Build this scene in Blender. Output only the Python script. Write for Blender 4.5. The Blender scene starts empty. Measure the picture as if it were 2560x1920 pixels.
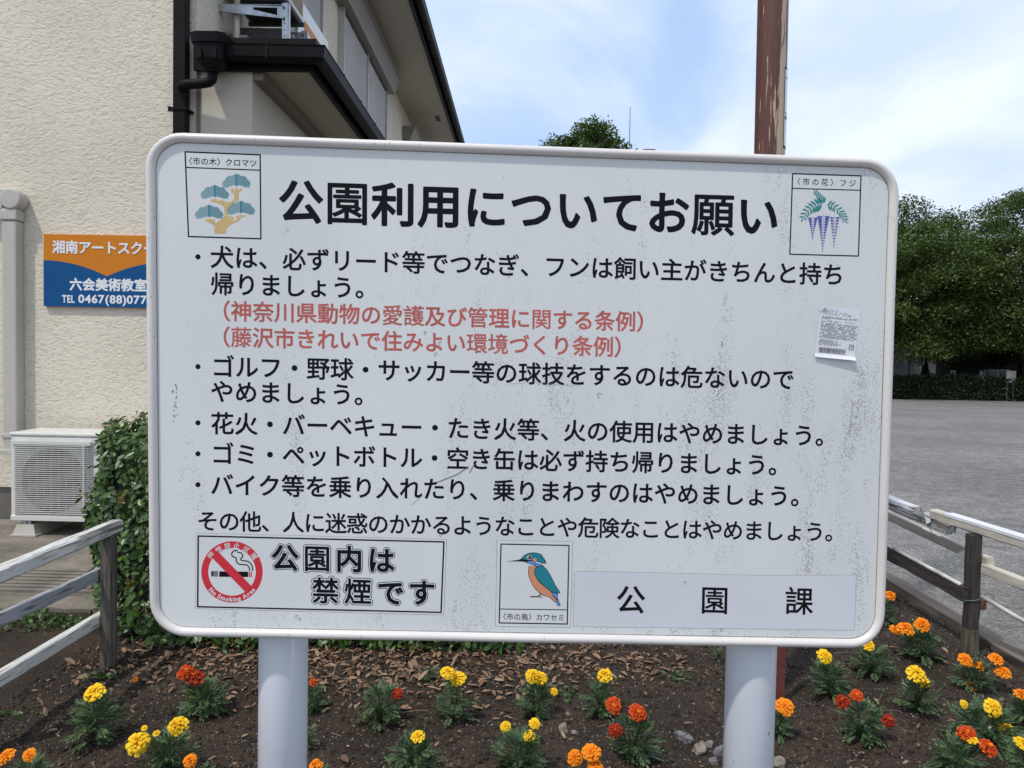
import bpy, math, random
import numpy as np
from mathutils import Vector, Matrix, noise
random.seed(7); rng = np.random.default_rng(7)
R = math.radians
scene = bpy.context.scene
COL = scene.collection

# ---------------------------------------------------------------- camera
F = 1849.0                                  # focal length in pixels of a 2560 px wide frame
YAW, PITCH, ROLL = R(0.99), R(-2.0), 0.0185
CAM = Vector((0, 0, 1.2))
fwd = Vector((-math.sin(YAW) * math.cos(PITCH), math.cos(YAW) * math.cos(PITCH), math.sin(PITCH)))
right0 = Vector((math.cos(YAW), math.sin(YAW), 0))
up0 = right0.cross(fwd)
right = right0 * math.cos(ROLL) + up0 * math.sin(ROLL)
up = up0 * math.cos(ROLL) - right0 * math.sin(ROLL)
cd = bpy.data.cameras.new('camera'); cam = bpy.data.objects.new('camera', cd); COL.objects.link(cam)
m = Matrix((right, up, -fwd)).transposed().to_4x4(); m.translation = CAM
cam.matrix_world = m
cd.sensor_width = 36; cd.lens = 36 * F / 2560; cd.clip_start = 0.05; cd.clip_end = 2000
cd.dof.use_dof = False
scene.camera = cam

# ---------------------------------------------------------------- sky, sun, exposure
SUN_DIR = Vector((-0.34, -0.36, 0.86)).normalized()
world = bpy.data.worlds.new('World'); scene.world = world; world.use_nodes = True
nt = world.node_tree; N = nt.nodes; L = nt.links
N.clear()
wo = N.new('ShaderNodeOutputWorld'); bg = N.new('ShaderNodeBackground')
sky = N.new('ShaderNodeTexSky'); sky.sky_type = 'NISHITA'; sky.sun_disc = False
sky.sun_elevation = math.asin(SUN_DIR.z); sky.sun_rotation = math.atan2(SUN_DIR.x, SUN_DIR.y)
sky.air_density = 1.0; sky.dust_density = 1.0; sky.ozone_density = 1.6
bg.inputs['Strength'].default_value = 0.115
tc = N.new('ShaderNodeTexCoord')
sep = N.new('ShaderNodeSeparateXYZ'); L.new(tc.outputs['Generated'], sep.inputs[0])
za = N.new('ShaderNodeMath'); za.operation = 'ADD'; za.inputs[1].default_value = 0.22
zm = N.new('ShaderNodeMath'); zm.operation = 'MAXIMUM'; zm.inputs[1].default_value = 0.03
L.new(sep.outputs['Z'], zm.inputs[0]); L.new(zm.outputs[0], za.inputs[0])
dx = N.new('ShaderNodeMath'); dx.operation = 'DIVIDE'; dy = N.new('ShaderNodeMath'); dy.operation = 'DIVIDE'
L.new(sep.outputs['X'], dx.inputs[0]); L.new(za.outputs[0], dx.inputs[1])
L.new(sep.outputs['Y'], dy.inputs[0]); L.new(za.outputs[0], dy.inputs[1])
cmb = N.new('ShaderNodeCombineXYZ'); L.new(dx.outputs[0], cmb.inputs[0]); L.new(dy.outputs[0], cmb.inputs[1])
mp = N.new('ShaderNodeMapping'); mp.inputs['Location'].default_value = (1.3, 4.1, 0.0)
mp.inputs['Scale'].default_value = (1.0, 0.72, 1.0)
L.new(cmb.outputs[0], mp.inputs['Vector'])
n1 = N.new('ShaderNodeTexNoise'); n1.inputs['Scale'].default_value = 1.15; n1.inputs['Detail'].default_value = 9
n1.inputs['Roughness'].default_value = 0.52; n1.inputs['Distortion'].default_value = 0.5
L.new(mp.outputs[0], n1.inputs['Vector'])
cr = N.new('ShaderNodeValToRGB'); cr.color_ramp.interpolation = 'EASE'
cr.color_ramp.elements[0].position = 0.32; cr.color_ramp.elements[0].color = (0.12, 0.12, 0.12, 1)
cr.color_ramp.elements[1].position = 0.50; cr.color_ramp.elements[1].color = (1, 1, 1, 1)
L.new(n1.outputs['Fac'], cr.inputs[0])
n2 = N.new('ShaderNodeTexNoise'); n2.inputs['Scale'].default_value = 2.6; n2.inputs['Detail'].default_value = 6
L.new(mp.outputs[0], n2.inputs['Vector'])
cc = N.new('ShaderNodeValToRGB')
cc.color_ramp.elements[0].position = 0.35; cc.color_ramp.elements[0].color = (4.9, 5.9, 7.7, 1)
cc.color_ramp.elements[1].position = 0.66; cc.color_ramp.elements[1].color = (6.7, 7.3, 8.3, 1)
L.new(n2.outputs['Fac'], cc.inputs[0])
mx = N.new('ShaderNodeMix'); mx.data_type = 'RGBA'
sk2 = N.new('ShaderNodeMix'); sk2.data_type = 'RGBA'; sk2.inputs[0].default_value = 0.6   # thin high haze over the blue
sk2.inputs[7].default_value = (4.3, 6.0, 8.9, 1)
L.new(sky.outputs[0], sk2.inputs[6])
L.new(cr.outputs['Color'], mx.inputs[0]); L.new(sk2.outputs[2], mx.inputs[6]); L.new(cc.outputs['Color'], mx.inputs[7])
L.new(mx.outputs[2], bg.inputs['Color']); L.new(bg.outputs[0], wo.inputs[0])

sd = bpy.data.lights.new('sun', 'SUN'); sun = bpy.data.objects.new('sun', sd); COL.objects.link(sun)
sd.energy = 2.3; sd.angle = R(2.5); sd.color = (1.0, 0.95, 0.88)
sun.rotation_euler = SUN_DIR.to_track_quat('Z', 'Y').to_euler()
vs = scene.view_settings
scene.display_settings.display_device = 'sRGB'
vs.view_transform = 'Standard'; vs.look = 'None'; vs.gamma = 1; vs.exposure = 0.29; vs.use_curve_mapping = False

# ---------------------------------------------------------------- geometry of the view (to place things at true positions)
def ray(px, py):
    return (fwd * F + right * (px - 1280) - up * (py - 960)).normalized()
def atY(px, py, Y):
    d = ray(px, py); return CAM + d * ((Y - CAM.y) / d.y)
def atZ(px, py, Z=0.0):
    d = ray(px, py); return CAM + d * ((Z - CAM.z) / d.z)
def proj(p):
    v = Vector(p) - CAM; k = F / v.dot(fwd); return (1280 + v.dot(right) * k, 960 - v.dot(up) * k)

# ---------------------------------------------------------------- object helpers
def tag(o, label=None, cat=None, group=None, kind=None):
    if label: o['label'] = label
    if cat: o['category'] = cat
    if group: o['group'] = group
    if kind: o['kind'] = kind
    return o
def empty(name, loc, label, cat, group=None):
    o = bpy.data.objects.new(name, None); COL.objects.link(o); o.location = loc
    o.empty_display_size = 0.1
    o['_w'] = list(loc)
    return tag(o, label, cat, group)
def worg(o):
    v = Vector((0, 0, 0))
    while o is not None:
        v += o.location; o = o.parent
    return v
def put(name, me, parent=None, origin=None, label=None):
    """link a mesh object whose vertices are given relative to origin (or to the parent's place)"""
    o = bpy.data.objects.new(name, me); COL.objects.link(o)
    if parent: o.parent = parent
    if label: o['label'] = label
    return o

class MB:
    def __init__(s): s.v = []; s.f = []; s.mi = []; s.k = 0
    def face(s, pts, mi=0):
        b = len(s.v); s.v += [tuple(p) for p in pts]; s.f.append(tuple(range(b, b + len(pts)))); s.mi.append(mi)
    def box(s, a, b, mi=0):
        x0, y0, z0 = a; x1, y1, z1 = b
        if x0 > x1: x0, x1 = x1, x0
        if y0 > y1: y0, y1 = y1, y0
        if z0 > z1: z0, z1 = z1, z0
        n = len(s.v)
        s.v += [(x0, y0, z0), (x1, y0, z0), (x1, y1, z0), (x0, y1, z0), (x0, y0, z1), (x1, y0, z1), (x1, y1, z1), (x0, y1, z1)]
        for f in ((0, 3, 2, 1), (4, 5, 6, 7), (0, 1, 5, 4), (1, 2, 6, 5), (2, 3, 7, 6), (3, 0, 4, 7)):
            s.f.append(tuple(n + i for i in f)); s.mi.append(mi)
        return s
    def prism(s, pts, off, mi=0):
        """polygon pts (3D) extruded by vector off"""
        n = len(s.v); k = len(pts); off = Vector(off)
        s.v += [tuple(Vector(p)) for p in pts] + [tuple(Vector(p) + off) for p in pts]
        s.f.append(tuple(range(n + k - 1, n - 1, -1))); s.mi.append(mi)
        s.f.append(tuple(range(n + k, n + 2 * k))); s.mi.append(mi)
        for i in range(k):
            j = (i + 1) % k; s.f.append((n + i, n + j, n + k + j, n + k + i)); s.mi.append(mi)
        return s
    def sweep(s, path, prof, closed=False, cap=True, mi=0, upv=Vector((0, 0, 1)), radii=None):
        """prof: list of (a,b) in the frame (side, up)"""
        n = len(path); k = len(prof); base = len(s.v); path = [Vector(p) for p in path]
        for i, p in enumerate(path):
            if closed: t = (path[(i + 1) % n] - path[i - 1])
            else: t = path[min(i + 1, n - 1)] - path[max(i - 1, 0)]
            t.normalize(); u = upv - t * upv.dot(t)
            if u.length < 1e-4: u = Vector((1, 0, 0)) - t * t.x
            u.normalize(); sd_ = t.cross(u); r = radii[i] if radii else 1.0
            for a, b in prof: s.v.append(tuple(p + sd_ * a * r + u * b * r))
        for i in range(n if closed else n - 1):
            j = (i + 1) % n
            for q in range(k):
                w = (q + 1) % k
                s.f.append((base + i * k + q, base + i * k + w, base + j * k + w, base + j * k + q)); s.mi.append(mi)
        if cap and not closed:
            s.f.append(tuple(base + q for q in range(k - 1, -1, -1))); s.mi.append(mi)
            s.f.append(tuple(base + (n - 1) * k + q for q in range(k))); s.mi.append(mi)
        return s
    def tube(s, path, r, k=10, mi=0, **kw):
        prof = [(math.cos(2 * math.pi * i / k), math.sin(2 * math.pi * i / k)) for i in range(k)]
        if not isinstance(r, (list, tuple)): r = [r] * len(path)
        return s.sweep(path, prof, radii=list(r), mi=mi, **kw)
    def mesh(s, name, mats, org=(0, 0, 0), smooth=False):
        me = bpy.data.meshes.new(name); o = Vector(org)
        me.from_pydata([tuple(Vector(v) - o) for v in s.v], [], s.f)
        if not isinstance(mats, (list, tuple)): mats = [mats]
        for mm in mats: me.materials.append(mm)
        if len(mats) > 1: me.polygons.foreach_set('material_index', s.mi)
        if smooth: me.shade_smooth()
        me.update(); return me
    def part(s, name, mats, parent=None, smooth=False, label=None, bevel=0, kind=None):
        org = worg(parent) if parent else Vector((0, 0, 0))
        me = s.mesh(name, mats, org, smooth)
        o = put(name, me, parent, label=label)
        if kind: o['kind'] = kind
        if bevel:
            b = o.modifiers.new('bevel', 'BEVEL'); b.width = bevel; b.segments = 2; b.limit_method = 'ANGLE'; b.harden_normals = False
        return o

def np_mesh(name, V, Fc, mats, smooth=False):
    """V (n,3), Fc (m,k) uniform faces"""
    me = bpy.data.meshes.new(name); V = np.ascontiguousarray(V, dtype=np.float32); Fc = np.ascontiguousarray(Fc, dtype=np.int32)
    me.vertices.add(len(V)); me.vertices.foreach_set('co', V.ravel())
    mN, k = Fc.shape
    me.loops.add(mN * k); me.loops.foreach_set('vertex_index', Fc.ravel())
    me.polygons.add(mN); me.polygons.foreach_set('loop_start', np.arange(0, mN * k, k, dtype=np.int32))
    me.polygons.foreach_set('loop_total', np.full(mN, k, dtype=np.int32))
    if not isinstance(mats, (list, tuple)): mats = [mats]
    for mm in mats: me.materials.append(mm)
    me.update(calc_edges=True)
    if smooth: me.shade_smooth()
    return me
def scatter(TV, TF, pos, X, Y, Z, sc):
    """copy a template to many places; X,Y,Z are (n,3) axes"""
    TV = np.asarray(TV, float); TF = np.asarray(TF, int); n = len(pos)
    sc = np.asarray(sc).reshape(n, 1, 1) if np.ndim(sc) <= 1 else sc
    M = TV[None, :, 0:1] * X[:, None, :] + TV[None, :, 1:2] * Y[:, None, :] + TV[None, :, 2:3] * Z[:, None, :]
    V = (M * sc + pos[:, None, :]).reshape(-1, 3)
    Fc = (TF[None] + (np.arange(n) * len(TV))[:, None, None]).reshape(-1, TF.shape[1])
    return V, Fc
def frames(Zd, roll=None):
    """orthonormal frames with Z axis along Zd (n,3)"""
    n = len(Zd); Zd = Zd / np.linalg.norm(Zd, axis=1, keepdims=True)
    a = rng.normal(size=(n, 3)); X = np.cross(a, Zd); X /= np.linalg.norm(X, axis=1, keepdims=True)
    return X, np.cross(Zd, X), Zd

# ---------------------------------------------------------------- materials
def new_mat(name):
    m_ = bpy.data.materials.new(name); m_.use_nodes = True
    n_ = m_.node_tree; b = n_.nodes['Principled BSDF']
    return m_, n_.nodes, n_.links, b
def mat(name, col, rough=0.6, metal=0.0, var=0.0, vscale=8.0, bump=0.0, bscale=60.0, spec=0.5, stretch=(1, 1, 1), detail=6, dark=None, coat=0.0, island=0.0):
    m_, n, l, b = new_mat(name)
    b.inputs['Base Color'].default_value = (*col, 1); b.inputs['Roughness'].default_value = rough
    b.inputs['Metallic'].default_value = metal; b.inputs['Specular IOR Level'].default_value = spec
    b.inputs['Coat Weight'].default_value = coat
    t = n.new('ShaderNodeTexCoord'); mpp = n.new('ShaderNodeMapping'); mpp.inputs['Scale'].default_value = stretch
    l.new(t.outputs['Object'], mpp.inputs[0])
    cur = None
    if var > 0:
        nz = n.new('ShaderNodeTexNoise'); nz.inputs['Scale'].default_value = vscale; nz.inputs['Detail'].default_value = detail
        l.new(mpp.outputs[0], nz.inputs['Vector'])
        rp = n.new('ShaderNodeValToRGB'); rp.color_ramp.elements[0].position = 0.32; rp.color_ramp.elements[1].position = 0.68
        dk = dark or tuple(c * (1 - var) for c in col)
        rp.color_ramp.elements[0].color = (*dk, 1); rp.color_ramp.elements[1].color = (*tuple(min(1, c * (1 + var * 0.5)) for c in col), 1)
        l.new(nz.outputs['Fac'], rp.inputs[0]); cur = rp.outputs[0]
    if island > 0:
        g = n.new('ShaderNodeNewGeometry'); hs = n.new('ShaderNodeHueSaturation')
        mr = n.new('ShaderNodeMapRange'); mr.inputs[3].default_value = 1 - island; mr.inputs[4].default_value = 1 + island
        l.new(g.outputs['Random Per Island'], mr.inputs[0]); l.new(mr.outputs[0], hs.inputs['Value'])
        if cur: l.new(cur, hs.inputs['Color'])
        else: hs.inputs['Color'].default_value = (*col, 1)
        cur = hs.outputs[0]
    if cur: l.new(cur, b.inputs['Base Color'])
    if bump > 0:
        nb = n.new('ShaderNodeTexNoise'); nb.inputs['Scale'].default_value = bscale; nb.inputs['Detail'].default_value = 5
        l.new(mpp.outputs[0], nb.inputs['Vector'])
        bp_ = n.new('ShaderNodeBump'); bp_.inputs['Strength'].default_value = bump; bp_.inputs['Distance'].default_value = 0.004
        l.new(nb.outputs['Fac'], bp_.inputs['Height']); l.new(bp_.outputs[0], b.inputs['Normal'])
    return m_
def ramp(n, l, src, stops, interp='LINEAR'):
    r = n.new('ShaderNodeValToRGB'); e = r.color_ramp.elements; r.color_ramp.interpolation = interp
    while len(e) > 1: e.remove(e[-1])
    e[0].position = stops[0][0]; e[0].color = (*stops[0][1], 1)
    for p, c in stops[1:]:
        q = e.new(p); q.color = (*c, 1)
    l.new(src, r.inputs[0]); return r.outputs[0]
def leafmat(name, cols, rough=0.4, trans=0.25, spec=0.5, back=None):
    """foliage: colour varies from leaf to leaf, a little light comes through"""
    m_, n, l, b = new_mat(name)
    g = n.new('ShaderNodeNewGeometry')
    oi = n.new('ShaderNodeObjectInfo'); ad = n.new('ShaderNodeMath'); ad.operation = 'ADD'; fr = n.new('ShaderNodeMath'); fr.operation = 'FRACT'
    l.new(g.outputs['Random Per Island'], ad.inputs[0]); l.new(oi.outputs['Random'], ad.inputs[1]); l.new(ad.outputs[0], fr.inputs[0])
    k = len(cols); c = ramp(n, l, fr.outputs[0], [(i / (k - 1), cc_) for i, cc_ in enumerate(cols)])
    l.new(c, b.inputs['Base Color']); b.inputs['Roughness'].default_value = rough; b.inputs['Specular IOR Level'].default_value = spec
    if trans > 0:
        tr = n.new('ShaderNodeBsdfTranslucent'); ms = n.new('ShaderNodeMixShader'); ms.inputs[0].default_value = trans
        mu = n.new('ShaderNodeMix'); mu.data_type = 'RGBA'; mu.blend_type = 'MULTIPLY'; mu.inputs[0].default_value = 1
        mu.inputs[7].default_value = (1.3, 1.5, 0.6, 1); l.new(c, mu.inputs[6]); l.new(mu.outputs[2], tr.inputs[0])
        l.new(b.outputs[0], ms.inputs[1]); l.new(tr.outputs[0], ms.inputs[2]); l.new(ms.outputs[0], n['Material Output'].inputs[0])
    return m_

# ================================================================ THE SETTING: ground
def ground_mat():
    m_, n, l, b = new_mat('court_grit')
    t = n.new('ShaderNodeTexCoord')
    a = n.new('ShaderNodeTexNoise'); a.inputs['Scale'].default_value = 70; a.inputs['Detail'].default_value = 3; l.new(t.outputs['Object'], a.inputs[0])
    v = n.new('ShaderNodeTexVoronoi'); v.inputs['Scale'].default_value = 75; l.new(t.outputs['Object'], v.inputs[0])
    big = n.new('ShaderNodeTexNoise'); big.inputs['Scale'].default_value = 0.45; big.inputs['Detail'].default_value = 6; l.new(t.outputs['Object'], big.inputs[0])
    c1 = ramp(n, l, v.outputs['Color'], [(0, (0.115, 0.110, 0.104)), (0.6, (0.195, 0.187, 0.177)), (0.93, (0.28, 0.27, 0.256)), (1, (0.46, 0.45, 0.425))])
    c2 = ramp(n, l, a.outputs['Fac'], [(0.3, (0.62, 0.62, 0.62)), (0.7, (1.2, 1.2, 1.2))])
    c3 = ramp(n, l, big.outputs['Fac'], [(0.35, (0.82, 0.81, 0.79)), (0.65, (1.08, 1.08, 1.08))])
    x = n.new('ShaderNodeMix'); x.data_type = 'RGBA'; x.blend_type = 'MULTIPLY'; x.inputs[0].default_value = 1
    y = n.new('ShaderNodeMix'); y.data_type = 'RGBA'; y.blend_type = 'MULTIPLY'; y.inputs[0].default_value = 1
    l.new(c1, x.inputs[6]); l.new(c2, x.inputs[7]); l.new(x.outputs[2], y.inputs[6]); l.new(c3, y.inputs[7])
    md = n.new('ShaderNodeTexNoise'); md.inputs['Scale'].default_value = 7; md.inputs['Detail'].default_value = 8; md.inputs['Roughness'].default_value = 0.75; l.new(t.outputs['Object'], md.inputs[0])
    c4 = ramp(n, l, md.outputs['Fac'], [(0.32, (0.62, 0.61, 0.60)), (0.52, (1.0, 1.0, 1.0)), (0.70, (1.30, 1.30, 1.28))])
    zz = n.new('ShaderNodeMix'); zz.data_type = 'RGBA'; zz.blend_type = 'MULTIPLY'; zz.inputs[0].default_value = 1
    l.new(y.outputs[2], zz.inputs[6]); l.new(c4, zz.inputs[7]); l.new(zz.outputs[2], b.inputs['Base Color'])
    b.inputs['Roughness'].default_value = 0.9
    bp_ = n.new('ShaderNodeBump'); bp_.inputs['Strength'].default_value = 0.6; bp_.inputs['Distance'].default_value = 0.006
    l.new(v.outputs['Distance'], bp_.inputs['Height']); l.new(bp_.outputs[0], b.inputs['Normal'])
    return m_
M_court = ground_mat()
g = MB(); g.face([(-400, -400, -0.03), (400, -400, -0.03), (400, 600, -0.03), (-400, 600, -0.03)])
tag(g.part('court_ground', M_court), kind='structure')

def sh(x, y):
    """height of the soil at x, y"""
    v = Vector((x, y, 0))
    h = 0.020 * noise.noise(v * 1.7) + 0.010 * noise.noise(v * 5.1) + 0.006 * noise.noise(v * 14) + 0.0035 * noise.noise(v * 37 + Vector((3, 1, 7)))
    if x > 1.75: h -= 0.012 * min(1, (x - 1.75) / 0.25)
    return h + 0.004
def soil_mat():
    m_, n, l, b = new_mat('soil')
    t = n.new('ShaderNodeTexCoord')
    a = n.new('ShaderNodeTexNoise'); a.inputs['Scale'].default_value = 3.2; a.inputs['Detail'].default_value = 8; a.inputs['Roughness'].default_value = 0.65; l.new(t.outputs['Object'], a.inputs[0])
    f = n.new('ShaderNodeTexNoise'); f.inputs['Scale'].default_value = 95; f.inputs['Detail'].default_value = 5; l.new(t.outputs['Object'], f.inputs[0])
    v = n.new('ShaderNodeTexVoronoi'); v.inputs['Scale'].default_value = 130; l.new(t.outputs['Object'], v.inputs[0])
    c1 = ramp(n, l, a.outputs['Fac'], [(0.3, (0.023, 0.017, 0.013)), (0.55, (0.043, 0.031, 0.023)), (0.75, (0.076, 0.055, 0.039))])
    c2 = ramp(n, l, f.outputs['Fac'], [(0.3, (0.55, 0.55, 0.55)), (0.62, (1.2, 1.17, 1.12)), (0.75, (2.1, 1.9, 1.7))])
    x = n.new('ShaderNodeMix'); x.data_type = 'RGBA'; x.blend_type = 'MULTIPLY'; x.inputs[0].default_value = 1
    l.new(c1, x.inputs[6]); l.new(c2, x.inputs[7]); l.new(x.outputs[2], b.inputs['Base Color'])
    b.inputs['Roughness'].default_value = 0.93; b.inputs['Specular IOR Level'].default_value = 0.25
    bp_ = n.new('ShaderNodeBump'); bp_.inputs['Strength'].default_value = 0.9; bp_.inputs['Distance'].default_value = 0.006
    mu = n.new('ShaderNodeMath'); mu.operation = 'ADD'; l.new(f.outputs['Fac'], mu.inputs[0]); l.new(v.outputs['Distance'], mu.inputs[1])
    l.new(mu.outputs[0], bp_.inputs['Height']); l.new(bp_.outputs[0], b.inputs['Normal'])
    return m_
M_soil = soil_mat()
xs = np.arange(-4.6, 2.021, 0.017); ys = np.concatenate([np.arange(0.9, 4.6, 0.017), np.arange(4.6, 6.4, 0.06)])
V = []
for y in ys:
    for x in xs:
        V.append((x, y, sh(x, y)))
V = np.array(V); nx, ny = len(xs), len(ys)
V[:, 2] = np.where((V[:, 0] < -1.9) & (V[:, 1] > 3.3), -0.06, V[:, 2])     # under the concrete apron
idx = np.arange(nx * ny).reshape(ny, nx)
Fc = np.stack([idx[:-1, :-1], idx[:-1, 1:], idx[1:, 1:], idx[1:, :-1]], -1).reshape(-1, 4)
o = put('flower_bed_soil', np_mesh('flower_bed_soil', V, Fc, M_soil, smooth=True)); tag(o, kind='structure')

M_kerb = mat('kerb_concrete', (0.20, 0.155, 0.12), 0.85, var=0.45, vscale=7, bump=0.5, bscale=90, stretch=(1, 0.3, 1))
for k, (a, b_) in enumerate([(0.2, 2.18), (2.184, 3.36), (3.364, 4.54), (4.544, 5.7), (5.704, 7.0)]):
    g = MB(); g.box((2.022 + 0.002 * (k % 2), a, -0.2), (2.118 + 0.002 * (k % 2), b_, 0.018))
    tag(g.part('kerb', M_kerb, bevel=0.006), kind='structure')

# concrete apron beside the house, with its broken front edge
def concrete_mat():
    m_, n, l, b = new_mat('apron_concrete')
    t = n.new('ShaderNodeTexCoord'); mp_ = n.new('ShaderNodeMapping'); mp_.inputs['Scale'].default_value = (0.9, 1.5, 1); l.new(t.outputs['Object'], mp_.inputs[0])
    a = n.new('ShaderNodeTexNoise'); a.inputs['Scale'].default_value = 1.7; a.inputs['Detail'].default_value = 9; a.inputs['Roughness'].default_value = 0.7; l.new(mp_.outputs[0], a.inputs[0])
    f = n.new('ShaderNodeTexNoise'); f.inputs['Scale'].default_value = 120; f.inputs['Detail'].default_value = 4; l.new(t.outputs['Object'], f.inputs[0])
    c1 = ramp(n, l, a.outputs['Fac'], [(0.3, (0.085, 0.078, 0.068)), (0.48, (0.165, 0.140, 0.112)), (0.6, (0.235, 0.21, 0.175)), (0.75, (0.16, 0.115, 0.075))])
    c2 = ramp(n, l, f.outputs['Fac'], [(0.3, (0.7, 0.7, 0.7)), (0.7, (1.25, 1.25, 1.25))])
    x = n.new('ShaderNodeMix'); x.data_type = 'RGBA'; x.blend_type = 'MULTIPLY'; x.inputs[0].default_value = 1
    l.new(c1, x.inputs[6]); l.new(c2, x.inputs[7]); l.new(x.outputs[2], b.inputs['Base Color']); b.inputs['Roughness'].default_value = 0.88
    bp_ = n.new('ShaderNodeBump'); bp_.inputs['Strength'].default_value = 0.5; bp_.inputs['Distance'].default_value = 0.004
    l.new(f.outputs['Fac'], bp_.inputs['Height']); l.new(bp_.outputs[0], b.inputs['Normal'])
    return m_
M_conc = concrete_mat()
edge = []
x = -1.93
while x > -6.2:
    edge.append((x, 3.28 + 0.05 * noise.noise(Vector((x * 2.2, 4, 0))) + 0.035 * noise.noise(Vector((x * 9, 1, 0))), 0.030)); x -= 0.045
g = MB()
poly = [(p[0], p[1], -0.1) for p in edge] + [(-6.2, 5.6, -0.1), (-1.93, 5.6, -0.1)]
g.prism(poly[::-1], (0, 0, 0.122)); tag(g.part('concrete_apron', M_conc), kind='structure')
# ribbed strip set into the apron
rib = MB(); M_rib = mat('ribbed_concrete', (0.20, 0.175, 0.145), 0.85, var=0.5, vscale=9, bump=0.4)
root = empty('ribbed_drain_cover', (-2.7, 3.66, 0.022), 'ribbed grey concrete drain strip in the apron behind the left rail fence', 'drain cover')
b0 = MB().box((-3.9, 3.47, 0.012), (-1.98, 3.86, 0.026)); b0.part('base', M_rib, root)
rib_me = None
for k in range(7):
    y = 3.485 + k * 0.054
    if rib_me is None:
        q = MB().box((-0.955, -0.016, 0), (0.955, 0.016, 0.016)); rib_me = q.mesh('rib', M_rib)
    r_ = bpy.data.objects.new('rib', rib_me); COL.objects.link(r_); r_.parent = root; r_.location = Vector((-2.94, y + 0.016, 0.0245)) - root.location

# ================================================================ HOUSE
def stucco_mat():
    m_, n, l, b = new_mat('cream_stucco')
    t = n.new('ShaderNodeTexCoord')
    mp_ = n.new('ShaderNodeMapping'); mp_.inputs['Scale'].default_value = (0.75, 0.75, 1.35); l.new(t.outputs['Object'], mp_.inputs[0])
    w = n.new('ShaderNodeTexNoise'); w.inputs['Scale'].default_value = 14; w.inputs['Detail'].default_value = 4; l.new(mp_.outputs[0], w.inputs[0])
    vm = n.new('ShaderNodeVectorMath'); vm.operation = 'MULTIPLY_ADD'; vm.inputs[1].default_value = (0.09, 0.09, 0.09)
    l.new(w.outputs['Color'], vm.inputs[0]); l.new(mp_.outputs[0], vm.inputs[2])
    a = n.new('ShaderNodeTexNoise'); a.inputs['Scale'].default_value = 38; a.inputs['Detail'].default_value = 4; a.inputs['Roughness'].default_value = 0.6; l.new(vm.outputs[0], a.inputs[0])
    h = ramp(n, l, a.outputs['Fac'], [(0.36, (0, 0, 0)), (0.47, (0.62, 0.62, 0.62)), (0.53, (0.75, 0.75, 0.75)), (0.60, (1, 1, 1))])
    f = n.new('ShaderNodeTexNoise'); f.inputs['Scale'].default_value = 220; f.inputs['Detail'].default_value = 3; l.new(t.outputs['Object'], f.inputs[0])
    hm = n.new('ShaderNodeMath'); hm.operation = 'MULTIPLY_ADD'; hm.inputs[1].default_value = 0.16; l.new(f.outputs['Fac'], hm.inputs[0]); l.new(h, hm.inputs[2])
    bp_ = n.new('ShaderNodeBump'); bp_.inputs['Strength'].default_value = 0.62; bp_.inputs['Distance'].default_value = 0.0050
    l.new(hm.outputs[0], bp_.inputs['Height']); l.new(bp_.outputs[0], b.inputs['Normal'])
    big = n.new('ShaderNodeTexNoise'); big.inputs['Scale'].default_value = 1.1; big.inputs['Detail'].default_value = 6; l.new(t.outputs['Object'], big.inputs[0])
    c = ramp(n, l, big.outputs['Fac'], [(0.3, (0.62, 0.56, 0.445)), (0.7, (0.73, 0.665, 0.54))])
    dark_tone = ramp(n, l, h, [(0, (0.90, 0.88, 0.84)), (0.5, (1, 1, 1))])  # colour a little darker in the hollows of the relief
    x = n.new('ShaderNodeMix'); x.data_type = 'RGBA'; x.blend_type = 'MULTIPLY'; x.inputs[0].default_value = 1
    l.new(c, x.inputs[6]); l.new(dark_tone, x.inputs[7]); l.new(x.outputs[2], b.inputs['Base Color']); b.inputs['Roughness'].default_value = 0.75
    return m_
M_stucco = stucco_mat()
M_black = mat('black_metal', (0.010, 0.008, 0.009), 0.5, var=0.3, vscale=5, spec=0.10)
M_beige = mat('beige_sheet', (0.47, 0.43, 0.34), 0.5, var=0.06, vscale=1.3)
M_soffit = mat('soffit_board', (0.44, 0.385, 0.30), 0.6, var=0.08, vscale=1.0)
M_trim = mat('brown_trim', (0.20, 0.165, 0.12), 0.55, var=0.15)
M_found = mat('foundation_concrete', (0.15, 0.135, 0.12), 0.9, var=0.3, vscale=4, bump=0.5)
M_shut = mat('shutter_grey', (0.62, 0.61, 0.60), 0.45, var=0.08, vscale=1)
M_box = mat('shutter_box_brown', (0.22, 0.19, 0.16), 0.4, var=0.1)
M_alu = mat('aluminium_white', (0.55, 0.54, 0.52), 0.35, metal=0.3, var=0.1)
M_galv = mat('galvanised_steel', (0.42, 0.45, 0.48), 0.38, metal=0.75, var=0.3, vscale=14)
M_rust = mat('brown_rust', (0.16, 0.06, 0.025), 0.8, var=0.5, vscale=30)
HX, HY = -2.245, 5.0
house = empty('house', (HX, HY, 0), 'cream stucco two-storey house with black gutters and grey shutters behind the notice board', 'house')
MB().box((-9, HY, 0.25), (HX, 16.5, 5.6)).part('wall', M_stucco, house)
MB().box((-8.98, HY + 0.02, -0.3), (HX - 0.02, 16.48, 0.25)).part('foundation', M_found, house)
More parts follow.
